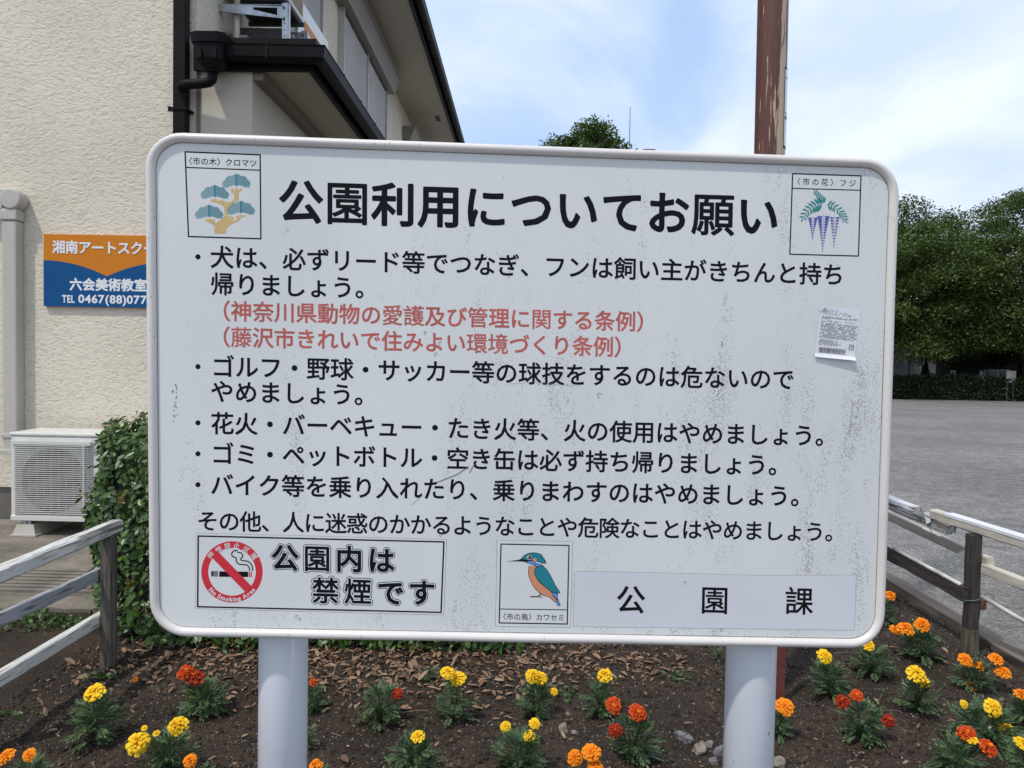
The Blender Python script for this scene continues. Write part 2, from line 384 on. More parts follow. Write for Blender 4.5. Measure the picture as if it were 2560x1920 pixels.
# side bay clad in smooth sheet, under the lower roof
MB().box((HX + 0.035, HY - 0.012, 0.0), (-1.862, 9.4, 3.098)).part('bay_panel', M_beige, house)
MB().box((HX + 0.001, HY - 0.006, 0.0), (HX + 0.034, 9.3, 3.095)).part('sealant_joint', M_trim, house)
MB().box((-1.861, HY - 0.008, 3.03), (-1.79, 9.4, 3.099)).part('trim', M_trim, house)
MB().box((HX + 0.002, HY - 0.028, 3.10), (-1.477, 9.5, 3.12)).part('soffit', M_soffit, house)
low = MB(); low.box((HX + 0.002, HY - 0.050, 3.075), (-1.446, HY - 0.030, 3.225)); low.box((-1.475, HY - 0.028, 3.075), (-1.446, 9.5, 3.225))
low.part('fascia', M_black, house)
def gutter_prof(w=0.10, h=0.095):
    pts = [(0.0, 0.0), (w * 0.15, -h * 0.85), (w * 0.35, -h), (w * 0.72, -h), (w * 0.95, -h * 0.75), (w, -0.012), (w * 1.05, 0.0),
           (w * 0.94, 0.0), (w * 0.90, -h * 0.7), (w * 0.68, -h * 0.9), (w * 0.36, -h * 0.9), (w * 0.2, -h * 0.75), (w * 0.06, 0.0)]
    return pts
# front run then side run of the lower gutter (mitred corner)
gt = MB(); gx0, gx1, gy = HX + 0.22, -1.445, HY - 0.051
path = [(gx0, gy, 3.212), (gx1, gy, 3.205), (gx1, 9.5, 3.205)]
prof = gutter_prof(0.105, 0.10)
rows = []
for p, dxn, dyn in ((path[0], 0, -1), (path[1], 1, -1), (path[2], 1, 0)):
    rows.append([(p[0] + dxn * a, p[1] + dyn * a, p[2] + b_) for a, b_ in prof])
for i in range(2):
    for q in range(len(prof)):
        w = (q + 1) % len(prof); gt.face([rows[i][q], rows[i + 1][q], rows[i + 1][w], rows[i][w]])
for y in np.arange(HY + 0.35, 9.4, 0.55):           # gutter clips
    gt.box((gx1 - 0.0, y, 3.206), (gx1 + 0.112, y + 0.02, 3.213))
gt.box((gx0 + 0.3, gy - 0.1085, 3.12), (gx0 + 0.315, gy - 0.106, 3.21))
gt.part('gutter', M_black, house)
MB().box((HX + 0.003, HY - 0.07, 3.235), (-1.42, 9.5, 3.282)).part('lower_roof', M_black, house)
# rain hopper, elbow and downpipe
hp = MB()
def ringbox(cx, cy, z, a, b_): return [(cx - a, cy - b_, z), (cx - a * .6, cy - b_ * 1.3, z), (cx + a * .6, cy - b_ * 1.3, z), (cx + a, cy - b_, z), (cx + a, cy + b_, z), (cx - a, cy + b_, z)]
levels = [(3.045, 0.04, 0.035), (3.07, 0.07, 0.05), (3.10, 0.088, 0.06), (3.19, 0.098, 0.066), (3.195, 0.108, 0.074), (3.255, 0.116, 0.08)]
rr = [ringbox(-2.08, 4.87, z, a, b_) for z, a, b_ in levels]
for i in range(len(rr) - 1):
    for q in range(6): hp.face([rr[i][q], rr[i][(q + 1) % 6], rr[i + 1][(q + 1) % 6], rr[i + 1][q]])
hp.face(rr[-1]); hp.face(rr[0][::-1])
hp.box((-2.135, 4.775, 3.09), (-2.115, 4.79, 3.15)); hp.box((-2.04, 4.775, 3.09), (-2.02, 4.79, 3.15))
hp.part('rain_hopper', M_black, house)
el = MB(); el.tube([(-2.08, 4.87, 3.05), (-2.08, 4.87, 3.015), (-2.085, 4.87, 2.985), (-2.105, 4.87, 2.968), (-2.14, 4.872, 2.962), (-2.25, 4.885, 2.958), (-2.29, 4.89, 2.952), (-2.305, 4.90, 2.93)], 0.032, 12)
el.tube([(-2.08, 4.87, 3.055), (-2.08, 4.87, 3.03)], 0.04, 12)
el.part('pipe_elbow', M_black, house, smooth=True)
dp = MB(); dp.box((-2.362, 4.905, -0.02), (-2.276, 4.975, 5.5)); dp.part('downpipe', M_black, house, bevel=0.008)
br = MB(); br.box((-2.385, 4.898, 2.80), (-2.262, 4.999, 2.815)); br.box((-2.405, 4.93, 2.80), (-2.385, 4.95, 2.83)); br.part('pipe_bracket', M_black, house)

# upper eave
MB().box((HX + 0.002, 4.4, 5.602), (-1.522, 16.8, 5.63)).part('eave_soffit', M_soffit, house)
MB().box((-9.2, 4.4, 5.602), (HX, 16.8, 5.63)).part('eave_soffit', M_soffit, house)
MB().box((-1.52, 4.36, 5.57), (-1.49, 16.8, 5.76)).part('eave_fascia', M_black, house)
gt = MB()
pr = gutter_prof(0.115, 0.11)
for i in range(len(pr)):
    w = (i + 1) % len(pr)
    gt.face([(-1.49 + pr[i][0], 4.36, 5.755 + pr[i][1]), (-1.49 + pr[i][0], 16.8, 5.755 + pr[i][1]), (-1.49 + pr[w][0], 16.8, 5.755 + pr[w][1]), (-1.49 + pr[w][0], 4.36, 5.755 + pr[w][1])])
for y in np.arange(8.2, 16.5, 0.6): gt.box((-1.49, y, 5.638), (-1.39, y + 0.03, 5.646))
gt.part('eave_gutter', M_black, house)
rf = MB(); rf.prism([(-1.42, 4.3, 5.78), (-1.42, 4.3, 5.86), (-5.6, 4.3, 7.8), (-9.4, 4.3, 5.95), (-9.4, 4.3, 5.87), (-5.6, 4.3, 7.7)], (0, 12.55, 0)); rf.part('roof', mat('roof_tile_dark', (0.06, 0.055, 0.055), 0.6, var=0.3), house)
MB().box((-1.74, 13.65, 5.594), (-1.66, 13.95, 5.603)).part('soffit_vent', M_rust, house)
# shutters on the side wall of the upper floor
slat_cache = {}
def shutter(y0, y1, z0, z1, panels, dark=False, label=None):
    fr = MB(); t = 0.03; x0 = HX + 0.002
    fr.box((x0, y0 - t, z0 - t), (x0 + 0.07, y0, z1)); fr.box((x0, y1, z0 - t), (x0 + 0.07, y1 + t, z1)); fr.box((x0, y0 - t, z0 - 2 * t), (x0 + 0.09, y1 + t, z0 - t))
    w = (y1 - y0) / panels
    for k in range(1, panels): fr.box((x0, y0 + k * w - 0.02, z0), (x0 + 0.066, y0 + k * w + 0.02, z1))
    fo = fr.part('shutter_frame', M_alu, house, label=label)
    MB().box((x0 + 0.001, y0, z0), (x0 + 0.016, y1, z1)).part('gap_shade_backing', M_black, fo)  # black sheet added behind the slats to deepen the shadow in their gaps
    key = round(w, 3)
    if key not in slat_cache:
        q = MB(); a = w / 2 - 0.022
        q.prism([(0.0, -a, 0.0), (0.020, -a, 0.001), (0.030, -a, 0.006), (0.030, -a, 0.018), (0.004, -a, 0.027)], (0, 2 * a, 0))
        slat_cache[key] = q.mesh('slat', M_shut)
    for k in range(panels):
        z = z0
        while z < z1 - 0.03:
            s_ = bpy.data.objects.new('slat', slat_cache[key]); COL.objects.link(s_); s_.parent = fo
            s_.location = Vector((x0 + 0.018, y0 + (k + .5) * w, z)) - house.location; z += 0.0375
    return fo
shutter(6.98, 7.80, 3.6, 5.42, 1)
shutter(8.72, 11.36, 3.34, 5.24, 2)
shutter(13.25, 15.2, 4.1, 5.0, 1)
def shutter_box(y0, y1, z0, d=0.15, h=0.25):
    q = MB(); q.prism([(HX + 0.003, y0, z0), (HX + d, y0, z0), (HX + d + 0.075, y0, z0 + h * .82), (HX + d + 0.08, y0, z0 + h), (HX + 0.003, y0, z0 + h)], (0, y1 - y0, 0))
    q.box((HX + d + 0.03, y0 - 0.005, z0 + h * .86), (HX + d + 0.095, y1 + 0.005, z0 + h + 0.006))
    q.part('shutter_box', M_box, house, bevel=0.004)
shutter_box(8.5, 11.56, 5.242); shutter_box(13.15, 15.3, 5.02, 0.14, 0.24)

# ---- wall mounted outdoor unit and its galvanised bracket, above the lower roof
M_dark = mat('dark_underside', (0.045, 0.042, 0.04), 0.6, var=0.4, vscale=9)
M_acw = mat('ac_white', (0.62, 0.61, 0.57), 0.42, var=0.05)
M_tanmesh = mat('tan_fin_guard', (0.36, 0.28, 0.18), 0.6, var=0.4, vscale=60)
up_ = empty('wall_outdoor_unit', (-2.0, 5.35, 3.7), 'upper air conditioner outdoor unit on a galvanised bracket above the lower black roof', 'air conditioner')
def P(px, py, Y): return atY(px, py, Y)
for Yb in (5.35, 5.80):
    a0 = P(518, 10, 5.35); a1 = P(524, 24, 5.35); b0_ = P(712, 16, 5.35); b1_ = P(712, 46, 5.35)
    q = MB(); pl = []
    s0, s1 = P(632, 19, 5.35), P(693, 37, 5.35)
    def W(p): return (p.x, Yb, p.z)
    # tapered plate with a slot: four quads round the hole
    h0, h1, h2, h3 = P(632, 18, 5.35), P(693, 19, 5.35), P(693, 38, 5.35), P(634, 24, 5.35)
    for quad in ([a0, P(632, 13, 5.35), h0, a1], [a1, h0, h3, P(634, 38, 5.35)], [P(632, 13, 5.35), b0_, h1, h0], [h1, b0_, b1_, h2], [h3, h2, b1_, P(634, 38, 5.35)]):
        q.prism([W(p) for p in quad][::-1], (0, 0.004, 0))
    q.box((a0.x, Yb, a0.z - 0.002), (b0_.x, Yb + 0.035, a0.z + 0.002))
    q.part('bracket', M_galv, up_)
    zt = P(712, 8, 5.35).z
    v = MB(); x0 = P(706, 60, 5.35).x
    v.box((x0, Yb - 0.006, 3.30), (x0 + 0.045, Yb - 0.001, zt)); v.box((x0 + 0.041, Yb - 0.006, 3.30), (x0 + 0.046, Yb + 0.035, zt))
    vo = v.part('upright', M_galv, up_)
    q = MB()
    for k in range(7): 
        z = zt - 0.1 - k * 0.045
        if z > 3.32: q.tube([(x0 + 0.018, Yb - 0.0075, z), (x0 + 0.018, Yb - 0.004, z)], 0.005, 8, upv=Vector((0, 0, 1)))
    q.part('punched_hole', M_dark, up_)
    q = MB(); q.tube([(x0 + 0.012, Yb - 0.015, zt - 0.035), (x0 + 0.012, Yb - 0.003, zt - 0.035)], 0.009, 6); q.tube([(x0 + 0.012, Yb - 0.015, zt - 0.115), (x0 + 0.012, Yb - 0.003, zt - 0.115)], 0.009, 6)
    q.part('bolt', M_dark, up_)
q = MB(); q.box((-2.20, 5.40, 3.775), (-1.775, 5.82, 4.35)); q.part('casing', M_acw, up_, bevel=0.01)
q = MB(); q.box((-2.17, 5.43, 3.762), (-1.80, 5.79, 3.7745)); q.part('base_pan', M_dark, up_)
for yy in (5.305, 5.77): MB().box((-2.19, yy, 3.735), (-1.76, yy + .03, 3.76)).part('rail', M_dark, up_)
q = MB()
for k in range(17):
    for j in range(10): q.box((-1.7745, 5.44 + j * .036, 3.81 + k * .03), (-1.77, 5.464 + j * .036, 3.832 + k * .03))
q.part('fin_guard', M_tanmesh, up_)
# things lying on the lower roof below the unit: dark board leaning, rail, thin pipe
q = MB(); q.prism([(-2.20, 5.45, 3.45), (-2.17, 5.45, 3.45), (-1.78, 6.4, 3.312), (-1.80, 6.4, 3.305)], (0.0, 0.0, 0.012)); 
q = MB(); q.box((-2.19, 5.50, 3.284), (-1.80, 6.2, 3.60)); tag(q.part('roof_crate', M_dark, bevel=0.01), 'dark box lying on the lower roof under the galvanised bracket', 'box')
q = MB(); q.tube([(-2.13, 5.4, 3.30), (-2.13, 5.4, 3.76)], 0.02, 10); tag(q.part('drain_hose', M_beige, smooth=True), 'short beige hose rising from the lower roof to the upper air conditioner', 'hose')
# slim rails of a rack lying on the roof
q = MB(); q.box((-2.05, 5.05, 3.284), (-2.02, 6.6, 3.31)); tag(q.part('roof_rail', M_alu), 'thin white rail lying on the lower roof under the bracket', 'rail')
q = MB(); q.box((-1.96, 5.0, 3.284), (-1.90, 5.46, 3.33)); tag(q.part('roof_block', M_dark, bevel=.006), 'small dark block on the lower roof in front of the dark box', 'block')

# ================================================================ LETTERING (Blender's own built-in font, turned into flat print)
_fc = bpy.data.curves.new('glyph_source', 'FONT'); _fo = bpy.data.objects.new('glyph_source', _fc); COL.objects.link(_fo)
_fc.resolution_u = 3; _fc.size = 1
_gl = {}
def glyph(ch):
    if ch in _gl: return _gl[ch]
    _fc.body = ch; bpy.context.view_layer.update()
    e = _fo.evaluated_get(bpy.context.evaluated_depsgraph_get()); me = e.to_mesh()
    v = [(p.co.x, p.co.y) for p in me.vertices]; f = [tuple(p.vertices) for p in me.polygons]; e.to_mesh_clear()
    # weld doubles, find the outline
    key = {}; rm = []; nv = []
    for p in v:
        k = (round(p[0], 4), round(p[1], 4))
        if k not in key: key[k] = len(nv); nv.append(p)
        rm.append(key[k])
    f = [tuple(rm[i] for i in q) for q in f]; cnt = {}
    for q in f:
        for i in range(len(q)):
            a, b_ = q[i], q[(i + 1) % len(q)]; k = (min(a, b_), max(a, b_)); cnt[k] = cnt.get(k, 0) + 1
    ed = [k for k, c in cnt.items() if c == 1 and k[0] != k[1]]
    nb = {}
    for a, b_ in ed: nb.setdefault(a, []).append(b_); nb.setdefault(b_, []).append(a)
    disc = []
    for a, q in nb.items():
        if len(q) != 2: disc.append(a); continue
        p, l_, r_ = nv[a], nv[q[0]], nv[q[1]]
        d1 = Vector((p[0] - l_[0], p[1] - l_[1])); d2 = Vector((r_[0] - p[0], r_[1] - p[1]))
        if d1.length < 1e-6 or d2.length < 1e-6 or d1.normalized().dot(d2.normalized()) < 0.93: disc.append(a)
    _gl[ch] = (nv, f, ed, disc); return _gl[ch]
class Sheet:
    """a plane in space: o + u*U + v*V + h*N (print layers lie fractions of a millimetre above it)"""
    def __init__(s, o, U, V_):
        s.o = Vector(o); s.U = Vector(U).normalized(); s.N = s.U.cross(Vector(V_)).normalized(); s.V = s.N.cross(s.U)
        s.step = 0
    def p(s, u, v, h=0.0): return s.o + s.U * u + s.V * v + s.N * h
    def hit(s, px, py):
        d = ray(px, py); t = (s.o - CAM).dot(s.N) / d.dot(s.N); q = CAM + d * t - s.o; return (q.dot(s.U), q.dot(s.V))
    def poly(s, mb, pts, h, mi=0): mb.face([s.p(a, b_, h) for a, b_ in pts], mi)
    def line(s, mb, pts, w, h, mi=0, closed=False, caps=False):
        n = len(pts)
        for i in range(n if closed else n - 1):
            a = Vector(pts[i]); b_ = Vector(pts[(i + 1) % n]); d = (b_ - a)
            if d.length < 1e-9: continue
            d.normalize(); nn = Vector((-d.y, d.x)) * w / 2
            hh = h + (i % 5) * 1.2e-5
            s.poly(mb, [a - nn, b_ - nn, b_ + nn, a + nn], hh, mi)
            if caps or closed:
                c = [(b_.x + math.cos(k * math.pi / 4 + .39) * w / 2 * 1.02, b_.y + math.sin(k * math.pi / 4 + .39) * w / 2 * 1.02) for k in range(8)]
                s.poly(mb, c, hh + 6e-5 + (i % 3) * 1e-5, mi)
        if caps and not closed:
            a = pts[0]; s.poly(mb, [(a[0] + math.cos(k * math.pi / 4) * w / 2, a[1] + math.sin(k * math.pi / 4) * w / 2) for k in range(8)], h + 9e-5, mi)
    def char(s, mb, ch, c, em, xd, yd, fat, h, mi=0, cx=0.5, cy=0.38):
        if ch in ' \u3000': return
        nv, f, ed, disc = glyph(ch)
        if fat < .03 and ch in '園願護愛藤環境禁煙喫管関課': fat *= .65
        def T(p): return (c[0] + (p[0] - cx) * em * xd[0] + (p[1] - cy) * em * yd[0], c[1] + (p[0] - cx) * em * xd[1] + (p[1] - cy) * em * yd[1])
        base = len(mb.v); mb.v += [tuple(s.p(*T(p), h + 7e-5)) for p in nv]
        for q in f: mb.f.append(tuple(base + i for i in q)); mb.mi.append(mi)
        if fat > 0:
            for k, (a, b_) in enumerate(ed):
                pa, pb = Vector(nv[a]), Vector(nv[b_]); d = (pb - pa).normalized(); nn = Vector((-d.y, d.x)) * fat
                q = [pa - nn, pb - nn, pb + nn, pa + nn]; s.poly(mb, [T(x) for x in q], h + (k % 6) * 1e-5, mi)
            for k, a in enumerate(disc):
                p = nv[a]; s.poly(mb, [T((p[0] + math.cos(t * math.pi / 4) * fat, p[1] + math.sin(t * math.pi / 4) * fat)) for t in range(8)], h + 8e-5 + (k % 5) * 5e-6, mi)
    def text(s, mb, txt, c0, ck, k, em, fat, h, mi=0, yd=None):
        """c0: centre of the first cell, ck: centre of cell k"""
        c0 = Vector(c0); ck = Vector(ck); adv = (ck - c0) / k; x = adv.normalized(); yd = yd or (-x.y, x.x)
        for i, ch in enumerate(txt): s.char(mb, ch, c0 + adv * i, em, x, yd, fat, h, mi)
def adv_latin(ch):
    nv = glyph(ch)[0] if ch != ' ' else None
    return 0.28 if nv is None else max(p[0] for p in nv) + 0.07
def latin(sheet, mb, txt, u0, v0, em, fat, h, mi=0, xd=(1, 0), yd=(0, 1), sx=1.0):
    u = 0
    for ch in txt:
        if ch != ' ': sheet.char(mb, ch, (u0 + u * xd[0], v0 + u * xd[1]), em, (xd[0] * sx, xd[1] * sx), yd, fat, h, mi, cx=0, cy=0)
        u += adv_latin(ch) * em * sx
    return u

# ================================================================ NOTICE BOARD
Rh = Vector((math.cos(YAW), math.sin(YAW), 0)); Fh = Vector((-math.sin(YAW), math.cos(YAW), 0))
TH = R(1.8)
BU = (Rh * math.cos(TH) + Fh * math.sin(TH)).normalized(); BV = (Vector((0, 0, 1)) - Fh * 0.007).normalized()
B = Sheet(CAM + fwd * 1.19, BU, BV)
corners = [B.hit(364, 328.6), B.hit(2248, 398.6), B.hit(2208, 1620.5), B.hit(376, 1589.5)]
TLc, TRc, BRc, BLc = [Vector(c) for c in corners]
VB = (((TLc - BLc) + (TRc - BRc)) / 2).normalized(); VBT = (VB.x, VB.y)
print('board size', (TRc - TLc).length, (BRc - BLc).length, (TLc - BLc).length, (TRc - BRc).length)
PXM = 1.19 / 1849                      # one photo pixel on the board, metres
def bq(px, py): return B.hit(px, py)

def board_white():
    m_, n, l, b = new_mat('board_white')
    t = n.new('ShaderNodeTexCoord')
    def noise_(sc, det, stretch=(1, 1, 1), rough=.5):
        mp_ = n.new('ShaderNodeMapping'); mp_.inputs['Scale'].default_value = stretch; l.new(t.outputs['Object'], mp_.inputs[0])
        q = n.new('ShaderNodeTexNoise'); q.inputs['Scale'].default_value = sc; q.inputs['Detail'].default_value = det; q.inputs['Roughness'].default_value = rough; l.new(mp_.outputs[0], q.inputs[0]); return q.outputs['Fac']
    fine = noise_(520, 1.5, (1, 1, 0.7)); cl = noise_(9, 6, (2.0, 1, 0.55), .65); med = noise_(60, 3, (1.5, 1, .5))
    th = n.new('ShaderNodeMath'); th.operation = 'MULTIPLY_ADD'; th.inputs[1].default_value = 0.85; l.new(cl, th.inputs[0]); l.new(fine, th.inputs[2])
    th2 = n.new('ShaderNodeMath'); th2.operation = 'MULTIPLY_ADD'; th2.inputs[1].default_value = 0.22; l.new(med, th2.inputs[0]); l.new(th.outputs[0], th2.inputs[2])
    # more grime low and towards the right half, where the photo shows it
    sp = n.new('ShaderNodeSeparateXYZ'); l.new(t.outputs['Object'], sp.inputs[0])
    gx = n.new('ShaderNodeMapRange'); gx.inputs[1].default_value = -0.45; gx.inputs[2].default_value = 0.35; gx.inputs[3].default_value = -0.03; gx.inputs[4].default_value = 0.035
    l.new(sp.outputs['X'], gx.inputs[0])
    gz = n.new('ShaderNodeMapRange'); gz.inputs[1].default_value = 1.5; gz.inputs[2].default_value = 0.8; gz.inputs[3].default_value = -0.05; gz.inputs[4].default_value = 0.02
    l.new(sp.outputs['Z'], gz.inputs[0])
    a1 = n.new('ShaderNodeMath'); a1.operation = 'ADD'; a2 = n.new('ShaderNodeMath'); a2.operation = 'ADD'
    l.new(gx.outputs[0], a1.inputs[0]); l.new(gz.outputs[0], a1.inputs[1]); l.new(a1.outputs[0], a2.inputs[0]); l.new(th2.outputs[0], a2.inputs[1])
    hf = n.new('ShaderNodeMath'); hf.operation = 'MULTIPLY'; hf.inputs[1].default_value = 0.5; l.new(a2.outputs[0], hf.inputs[0])
    spk = ramp(n, l, hf.outputs[0], [(0.602, (0, 0, 0)), (0.650, (1, 1, 1))])
    film = ramp(n, l, noise_(3.0, 6, (1, 1, .5)), [(0.35, (0.59, 0.605, 0.60)), (0.65, (0.655, 0.665, 0.655))])
    x = n.new('ShaderNodeMix'); x.data_type = 'RGBA'; x.inputs[7].default_value = (0.21, 0.20, 0.18, 1)
    f = n.new('ShaderNodeMath'); f.operation = 'MULTIPLY'; f.inputs[1].default_value = 0.62; l.new(spk, f.inputs[0])
    l.new(f.outputs[0], x.inputs[0]); l.new(film, x.inputs[6]); l.new(x.outputs[2], b.inputs['Base Color'])
    b.inputs['Roughness'].default_value = 0.42; b.inputs['Specular IOR Level'].default_value = 0.35
    return m_
M_board = board_white()
def speck_mat(name, col, dark_tone, rough, t0, scale=260, stretch=(1, 1, .6)):  # dark dirt specks strewn over the base colour
    m_, n, l, b = new_mat(name); t = n.new('ShaderNodeTexCoord'); mp_ = n.new('ShaderNodeMapping'); mp_.inputs['Scale'].default_value = stretch; l.new(t.outputs['Object'], mp_.inputs[0])
    a = n.new('ShaderNodeTexNoise'); a.inputs['Scale'].default_value = scale; a.inputs['Detail'].default_value = 1.5; l.new(mp_.outputs[0], a.inputs[0])
    c = n.new('ShaderNodeTexNoise'); c.inputs['Scale'].default_value = 5; c.inputs['Detail'].default_value = 5; l.new(t.outputs['Object'], c.inputs[0])
    s_ = n.new('ShaderNodeMath'); s_.operation = 'MULTIPLY_ADD'; s_.inputs[1].default_value = .35; l.new(c.outputs['Fac'], s_.inputs[0]); l.new(a.outputs['Fac'], s_.inputs[2])
    k = ramp(n, l, s_.outputs[0], [(t0, (0, 0, 0)), (t0 + .06, (1, 1, 1))]); bs = ramp(n, l, c.outputs['Fac'], [(.3, tuple(q * .88 for q in col)), (.65, col)])
    x = n.new('ShaderNodeMix'); x.data_type = 'RGBA'; x.inputs[7].default_value = (*dark_tone, 1); l.new(k, x.inputs[0]); l.new(bs, x.inputs[6]); l.new(x.outputs[2], b.inputs['Base Color'])
    b.inputs['Roughness'].default_value = rough; return m_
M_frame = speck_mat('frame_trim_white', (0.66, 0.625, 0.595), (.25, .2, .16), .38, .90)
M_post = speck_mat('post_white_paint', (0.62, 0.645, 0.685), (.20, .17, .15), .35, .93, 150)
M_ink = mat('ink_black', (0.006, 0.006, 0.010), 0.7, spec=0.12)
M_red = mat('ink_faded_red', (0.47, 0.10, 0.08), 0.55, var=0.2, vscale=25)
M_stk = mat('sticker_white', (0.63, 0.64, 0.64), 0.4, var=0.05, vscale=9)
M_stk2 = mat('sticker_lilac_white', (0.60, 0.605, 0.64), 0.35, var=0.05, vscale=5)
M_edge = mat('sticker_edge_dirt', (0.27, 0.245, 0.22), 0.8, var=0.4, vscale=90)
M_teal = mat('print_teal', (0.008, 0.20, 0.25), 0.5, var=0.1, vscale=50)
M_tan = mat('print_tan', (0.56, 0.40, 0.16), 0.5, var=0.08)
M_wleaf = mat('print_leaf_green', (0.01, 0.20, 0.20), 0.5)
M_violet = mat('print_violet', (0.075, 0.085, 0.35), 0.5)
M_ringred = mat('print_red', (0.56, 0.02, 0.035), 0.45)
M_salmon = mat('print_salmon', (0.58, 0.235, 0.13), 0.5); M_bteal = mat('print_bird_teal', (0.004, 0.19, 0.235), 0.5)
M_bblue = mat('print_blue', (0.09, 0.26, 0.62), 0.5); M_legbr = mat('print_brown', (0.13, 0.06, 0.05), 0.5)

midb = (TLc + BRc) / 2
foot = B.p(midb.x, midb.y); foot = Vector((foot.x, foot.y + 0.06, 0.0))
board = empty('notice_board', foot, 'large white park notice board with rounded corners on two thick white posts', 'notice board')

def rrect(c, rad, inset=0.0, k=9):
    """rounded outline through four corners (TL,TR,BR,BL), clockwise"""
    out = []; n = 4
    cen = sum(c, Vector((0, 0))) / 4
    cs = []
    for i in range(4):
        p = c[i]; a = (c[i - 1] - p).normalized(); b_ = (c[(i + 1) % 4] - p).normalized(); cs.append(p + (a + b_) * inset)
    r = rad - inset
    for i in range(4):
        p = cs[i]; a = (cs[i - 1] - p).normalized(); b_ = (cs[(i + 1) % 4] - p).normalized()
        s0 = p + a * r; s1 = p + b_ * r; ctr = p + (a + b_) * r
        for j in range(k + 1):
            t = j / k * math.pi / 2
            out.append(ctr + (s0 - ctr) * math.cos(t) + (s1 - ctr) * math.sin(t))
        q = cs[(i + 1) % 4]; q0 = s1; q1 = q + (cs[i] - q).normalized() * r
        for j in range(1, 8): out.append(q0 + (q1 - q0) * (j / 8))
    return out
cs4 = [TLc, TRc, BRc, BLc]
outl = rrect(cs4, 0.058, 0.004)
pan = MB(); pan.prism([B.p(a.x, a.y, -0.003) for a in outl][::-1], B.N * 0.003); pan.part('panel', M_board, board)
# edge trim: a rounded U profile that clips over the edge of the sheet
fr = MB(); cen = rrect(cs4, 0.058, 0.0075)
nC = len(cen); prof = []
for t in range(12):
    a = 2 * math.pi * t / 12; prof.append((math.cos(a) * 0.0078, math.sin(a) * 0.0105 - 0.002))
cen3 = []
for i, c in enumerate(cen):
    wob = 0.0006 * noise.noise(Vector((c.x * 9, c.y * 9, 2))) 
    cen3.append(c + Vector((wob, wob)))
ringv = []
for i in range(nC):
    t = (cen3[(i + 1) % nC] - cen3[i - 1]); t.normalize(); nn = Vector((t.y, -t.x))
    ringv.append([tuple(B.p(cen3[i].x + nn.x * a, cen3[i].y + nn.y * a, b_)) for a, b_ in prof])
for i in range(nC):
    j = (i + 1) % nC
    base = len(fr.v)
for rw in ringv: fr.v += rw
for i in range(nC):
    j = (i + 1) % nC
    for q in range(12):
        w = (q + 1) % 12; fr.f.append((i * 12 + q, i * 12 + w, j * 12 + w, j * 12 + q)); fr.mi.append(0)
fr.part('frame', M_frame, board, smooth=True)
# grime line where the trim meets the sheet
gr = MB(); inner = rrect(cs4, 0.058, 0.0155)
B.line(gr, [(c.x, c.y) for c in inner], 0.0012, 0.0002, closed=True); gr.part('trim_grime', M_edge, board)
# posts
for pxc, pyt, w in ((709, 1620, 123), (1878, 1630, 124)):
    a = B.hit(pxc, pyt); base = B.p(a[0], a[1]); Yp = base.y + 0.062
    c = atY(pxc, pyt, Yp); rad = w / 2 * (Yp / F) * 0.985
    q = MB(); top = B.p(a[0], TLc.y - 0.10).z
    q.tube([(c.x, Yp, -0.05), (c.x, Yp, top)], rad, 40); q.part('post', M_post, board, smooth=True)
    q = MB(); q.box((c.x - 0.05, Yp - 0.055, 0.80), (c.x + 0.05, Yp - 0.0165, 0.83)); q.box((c.x - 0.05, Yp - 0.055, 1.35), (c.x + 0.05, Yp - 0.0165, 1.38)); q.part('mounting_bracket', M_galv, board)

HT = 0.00012
EMB = 57 * PXM * 1.0
def line_part(name, txt, c0, ck, k, em, fat, mtl, bullet=None, h=HT, parent=None, label=None):
    mb = MB(); B.text(mb, txt, bq(*c0), bq(*ck), k, em * PXM, fat, h, yd=VBT)
    if bullet:
        u, v = bq(*bullet); r_ = 6.4 * PXM
        B.poly(mb, [(u + math.cos(t * math.pi / 10) * r_, v + math.sin(t * math.pi / 10) * r_) for t in range(20)], h)
    return mb.part(name, mtl, parent or board, label=label)
line_part('title_text', '公園利用についてお願い', (752, 504), (1895, 539), 10, 111, 0.027, M_ink)
rows = [('犬は、必ずリード等でつなぎ、フンは飼い主がきちんと持ち', (555.1, 642.7), (2083.3, 686), 26, (494.9, 642)),
        ('帰りましょう。', (556, 709.9), (857, 718), 5, None),
        ('ゴルフ・野球・サッカー等の球技をするのは危ないので', (557.5, 916), (1958.3, 948), 24, (494.9, 916.5)),
        ('やめましょう。', (555.5, 978.4), (855, 985.5), 5, None),
        ('花火・バーベキュー・たき火等、火の使用はやめましょう。', (556, 1058.2), (2009.2, 1088.3), 25, (494.9, 1057)),
        ('ゴミ・ペットボトル・空き缶は必ず持ち帰りましょう。', (556.5, 1134), (1892, 1161.5), 23, (494.9, 1134.3)),
        ('バイク等を乗り入れたり、乗りまわすのはやめましょう。', (555, 1211.5), (1947.7, 1239.2), 24, (494.9, 1211.6))]
for txt, c0, ck, k, bl in rows: line_part('text_line', txt, c0, ck, k, 58.5, 0.018, M_ink, bl)
line_part('text_line', 'その他、人に迷惑のかかるようなことや危険なことはやめましょう。', (519.3, 1302), (2037.3, 1329), 29, 55, 0.016, M_ink)
line_part('text_line', '（神奈川県動物の愛護及び管理に関する条例）', (549.5, 776.6), (1564.5, 803.4), 19, 53, 0.019, M_red, label='red text line, upper of the two in brackets')
line_part('text_line', '（藤沢市きれいで住みよい環境づくり条例）', (549.3, 841.6), (1508.7, 866.5), 18, 53, 0.019, M_red, label='red text line, lower of the two in brackets')

